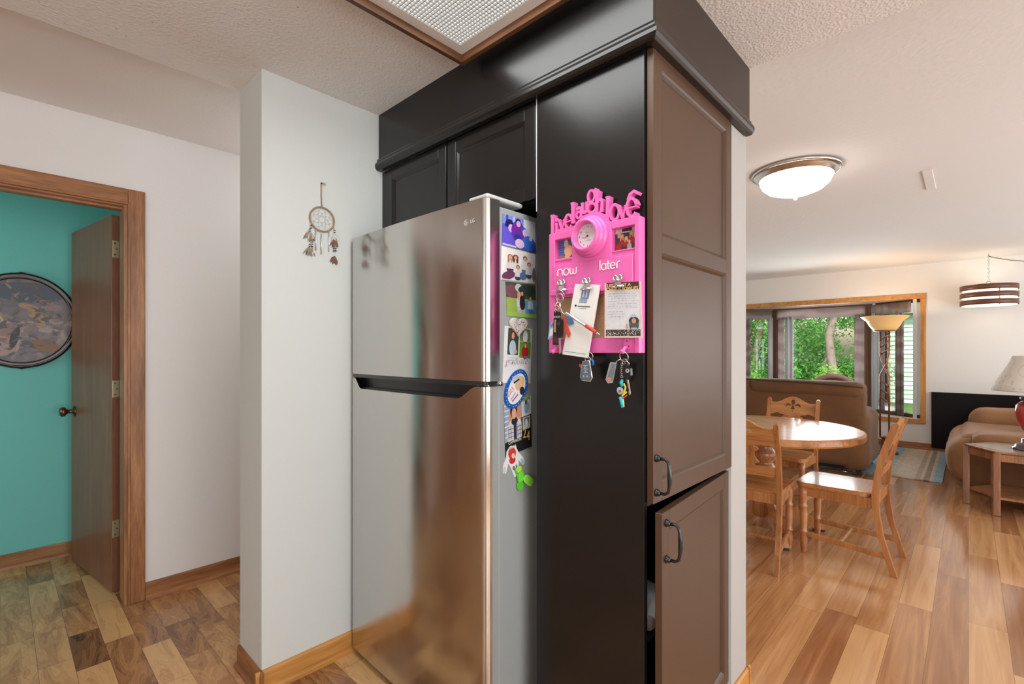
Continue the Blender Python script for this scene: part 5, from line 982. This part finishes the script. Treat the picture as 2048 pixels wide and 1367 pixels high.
b = MB(); b.lathe([(.075, .89), (.09, .90), (.09, .915), (.05, .925), (.035, .95), (.02, .965), (.012, 1.27), (.02, 1.275), (.0, 1.30)], DKM, LT, 28); b.build('stem', t)
def shade_mat():
    m, tt, bb = base('veined_cream_shade', rgb(214, 208, 198), .7); c = coords(tt); n_ = nd(tt, 'ShaderNodeTexNoise'); tt.links.new(c, n_.inputs['Vector'])
    for kk, vv in (('Scale', 7.0), ('Detail', 6.0), ('Distortion', 2.5)): n_.inputs[kk].default_value = vv
    tt.links.new(ramp(tt, n_.outputs['Fac'], [(.47, rgb(222, 216, 206)), (.492, rgb(176, 166, 156)), (.505, rgb(222, 216, 206))]), bb.inputs['Base Color']); return m
b = MB(); b.lathe([(.252, .965), (.255, .972), (.235, 1.02), (.185, 1.12), (.145, 1.20), (.13, 1.245), (.127, 1.245), (.142, 1.20), (.182, 1.12), (.232, 1.02), (.251, .972), (.249, .965)], shade_mat(), LT, 44); b.build('lamp_shade', t)
# torchiere
t = thing('floor_lamp', 'torchiere floor lamp with amber glass bowl and twisted copper posts by the bay window', 'lamp', (7.6, .765, 0))
FL = Matrix.Translation((7.6, .765, 0)); COP = mat('brushed_copper', rgb(150, 92, 66), .35, .6, var=.2, vs=30)
AMB = mat('amber_glass', rgb(226, 178, 110), .35, var=.08, vs=4, Emission_Color=(1.0, .62, .28, 1), Emission_Strength=.28)
b = MB(); b.lathe([(.07, 1.535), (.12, 1.55), (.155, 1.60), (.185, 1.66), (.245, 1.712), (.25, 1.718), (.243, 1.72), (.18, 1.668), (.148, 1.605), (.115, 1.557), (.07, 1.545)], AMB, FL, 44); b.build('lamp_shade', t)
b = MB(); b.lathe([(.0, 1.53), (.11, 1.532), (.115, 1.545), (.07, 1.55), (.02, 1.58), (0, 1.60)], COP, FL, 28); b.build('shade_cup', t)
for s_ in (-1, 1): MB().tube([(7.6, .765 + s_ * .045, 1.53), (7.6, .765 + s_ * .045, 1.25), (7.6 + s_ * .04, .765 + s_ * .02, 1.12), (7.6, .765 - s_ * .045, .98), (7.6, .765 - s_ * .045, .20)], .010, COP, 10).build('post', t)
for z in (1.50, 1.41, 1.32): MB().tube([(7.59, .81, z - .08), (7.59, .72, z)], .009, COP, 8).build('rung', t)
for z in (.92, .82, .72): MB().tube([(7.59, .81, z), (7.59, .72, z - .08)], .009, COP, 8).build('rung', t)
b = MB(); b.lathe([(.14, .0125), (.14, .03), (.05, .05), (.03, .20), (.055, .21), (.055, .22), (0, .225)], COP, FL, 30); b.build('base', t)
lamp('torchiere_bulb', 'POINT', (7.6, .765, 1.68), 14, (1, .80, .58), size=.04)
# pendant
t = thing('pendant_lamp', 'drum pendant lamp with three dark wooden bands hanging on a chain', 'pendant lamp', (7.943, -.17, 2.425))
PL = Matrix.Translation((7.943, -.17, 0)); PW = mat('walnut_band', rgb(104, 66, 50), .4, var=.15, vs=10)
for z in (1.822, 1.908, 1.994):
    b = MB(); b.lathe([(.245, z), (.25, z), (.25, z + .058), (.245, z + .058), (.245, z)], PW, PL, 48); b.build('band', t)
b = MB(); b.lathe([(.0, 1.818), (.236, 1.818), (.238, 2.04), (0, 2.04)], emis('pendant_glow', (1, .86, .64), 1.6), PL, 48); b.build('diffuser', t)
b = MB(); 
for k in range(4): a = R(20 + 90 * k); b.tube([(7.943 + .243 * math.cos(a), -.17 + .243 * math.sin(a), 1.815), (7.943 + .243 * math.cos(a), -.17 + .243 * math.sin(a), 2.05)], .006, BRASS, 8)
for k in range(3): a = R(120 * k); b.tube([(7.943 + .24 * math.cos(a), -.17 + .24 * math.sin(a), 2.045), (7.943, -.17, 2.085)], .004, BRASS, 6)
b.tube([(7.943, -.17, 2.08), (7.943, -.17, 2.10)], .018, NICKEL, 10); b.build('frame', t)
b = MB()
for k in range(13):
    z = 2.10 + .0235 * k; d_ = (1, 0) if k % 2 else (0, 1); b.tube([(7.943 + d_[0] * .007 * math.cos(a), -.17 + d_[1] * .007 * math.cos(a), z + .014 + .016 * math.sin(a)) for a in (2 * PI * j / 10 for j in range(10))], .0022, NICKEL, 5, True)
b.build('chain', t); b = MB(); b.tube([(7.943, -.17, 2.425), (7.943, -.17, 2.405), (7.935, -.17, 2.395), (7.943, -.17, 2.388), (7.952, -.17, 2.396)], .004, NICKEL, 8); b.build('ceiling_hook', t)
b = MB(); b.tube([(7.943, -.172, 2.395), (7.943, -.22, 2.37), (7.943, -.35, 2.325), (7.943, -.50, 2.29), (7.943, -.70, 2.262), (7.943, -.95, 2.28), (7.943, -1.25, 2.35), (7.943, -1.4, 2.42)], .005, mat('clear_grey_cord', rgb(120, 112, 106), .4), 8); b.build('cord', t)
# ceiling light of the dining area
t = thing('ceiling_lamp', 'round flush ceiling lamp with nickel ring and glowing white bowl', 'ceiling lamp', (3.465, .80, 2.425))
CL = Matrix.Translation((3.465, .80, 0))
b = MB(); b.lathe([(.25, 2.425), (.252, 2.412), (.243, 2.404), (.236, 2.408), (.232, 2.396), (.222, 2.392), (.215, 2.378), (.200, 2.374), (.196, 2.40)], NICKEL, CL, 56); b.build('ring', t)
b = MB(); b.lathe([(.202, 2.386), (.200, 2.36), (.188, 2.335), (.155, 2.305), (.10, 2.283), (.04, 2.272), (.02, 2.270), (0, 2.27)], emis('glowing_bowl', (1, .95, .87), 9), CL, 48); b.build('glass_bowl', t)
b = MB(); b.lathe([(.022, 2.272), (.024, 2.262), (.014, 2.254), (.012, 2.244), (.006, 2.236), (0, 2.234)], mat('frosted_finial', (.9, .88, .84), .3), CL, 20); b.build('finial', t)
b = MB(); b.box(4.02, 4.50, .165, .215, 2.415, 2.425, mat('white_strip', (.72, .70, .68), .6), .003); single(b, 'ceiling_strip', 'short white strip fixed to the dining ceiling right of the round lamp', 'ceiling strip')
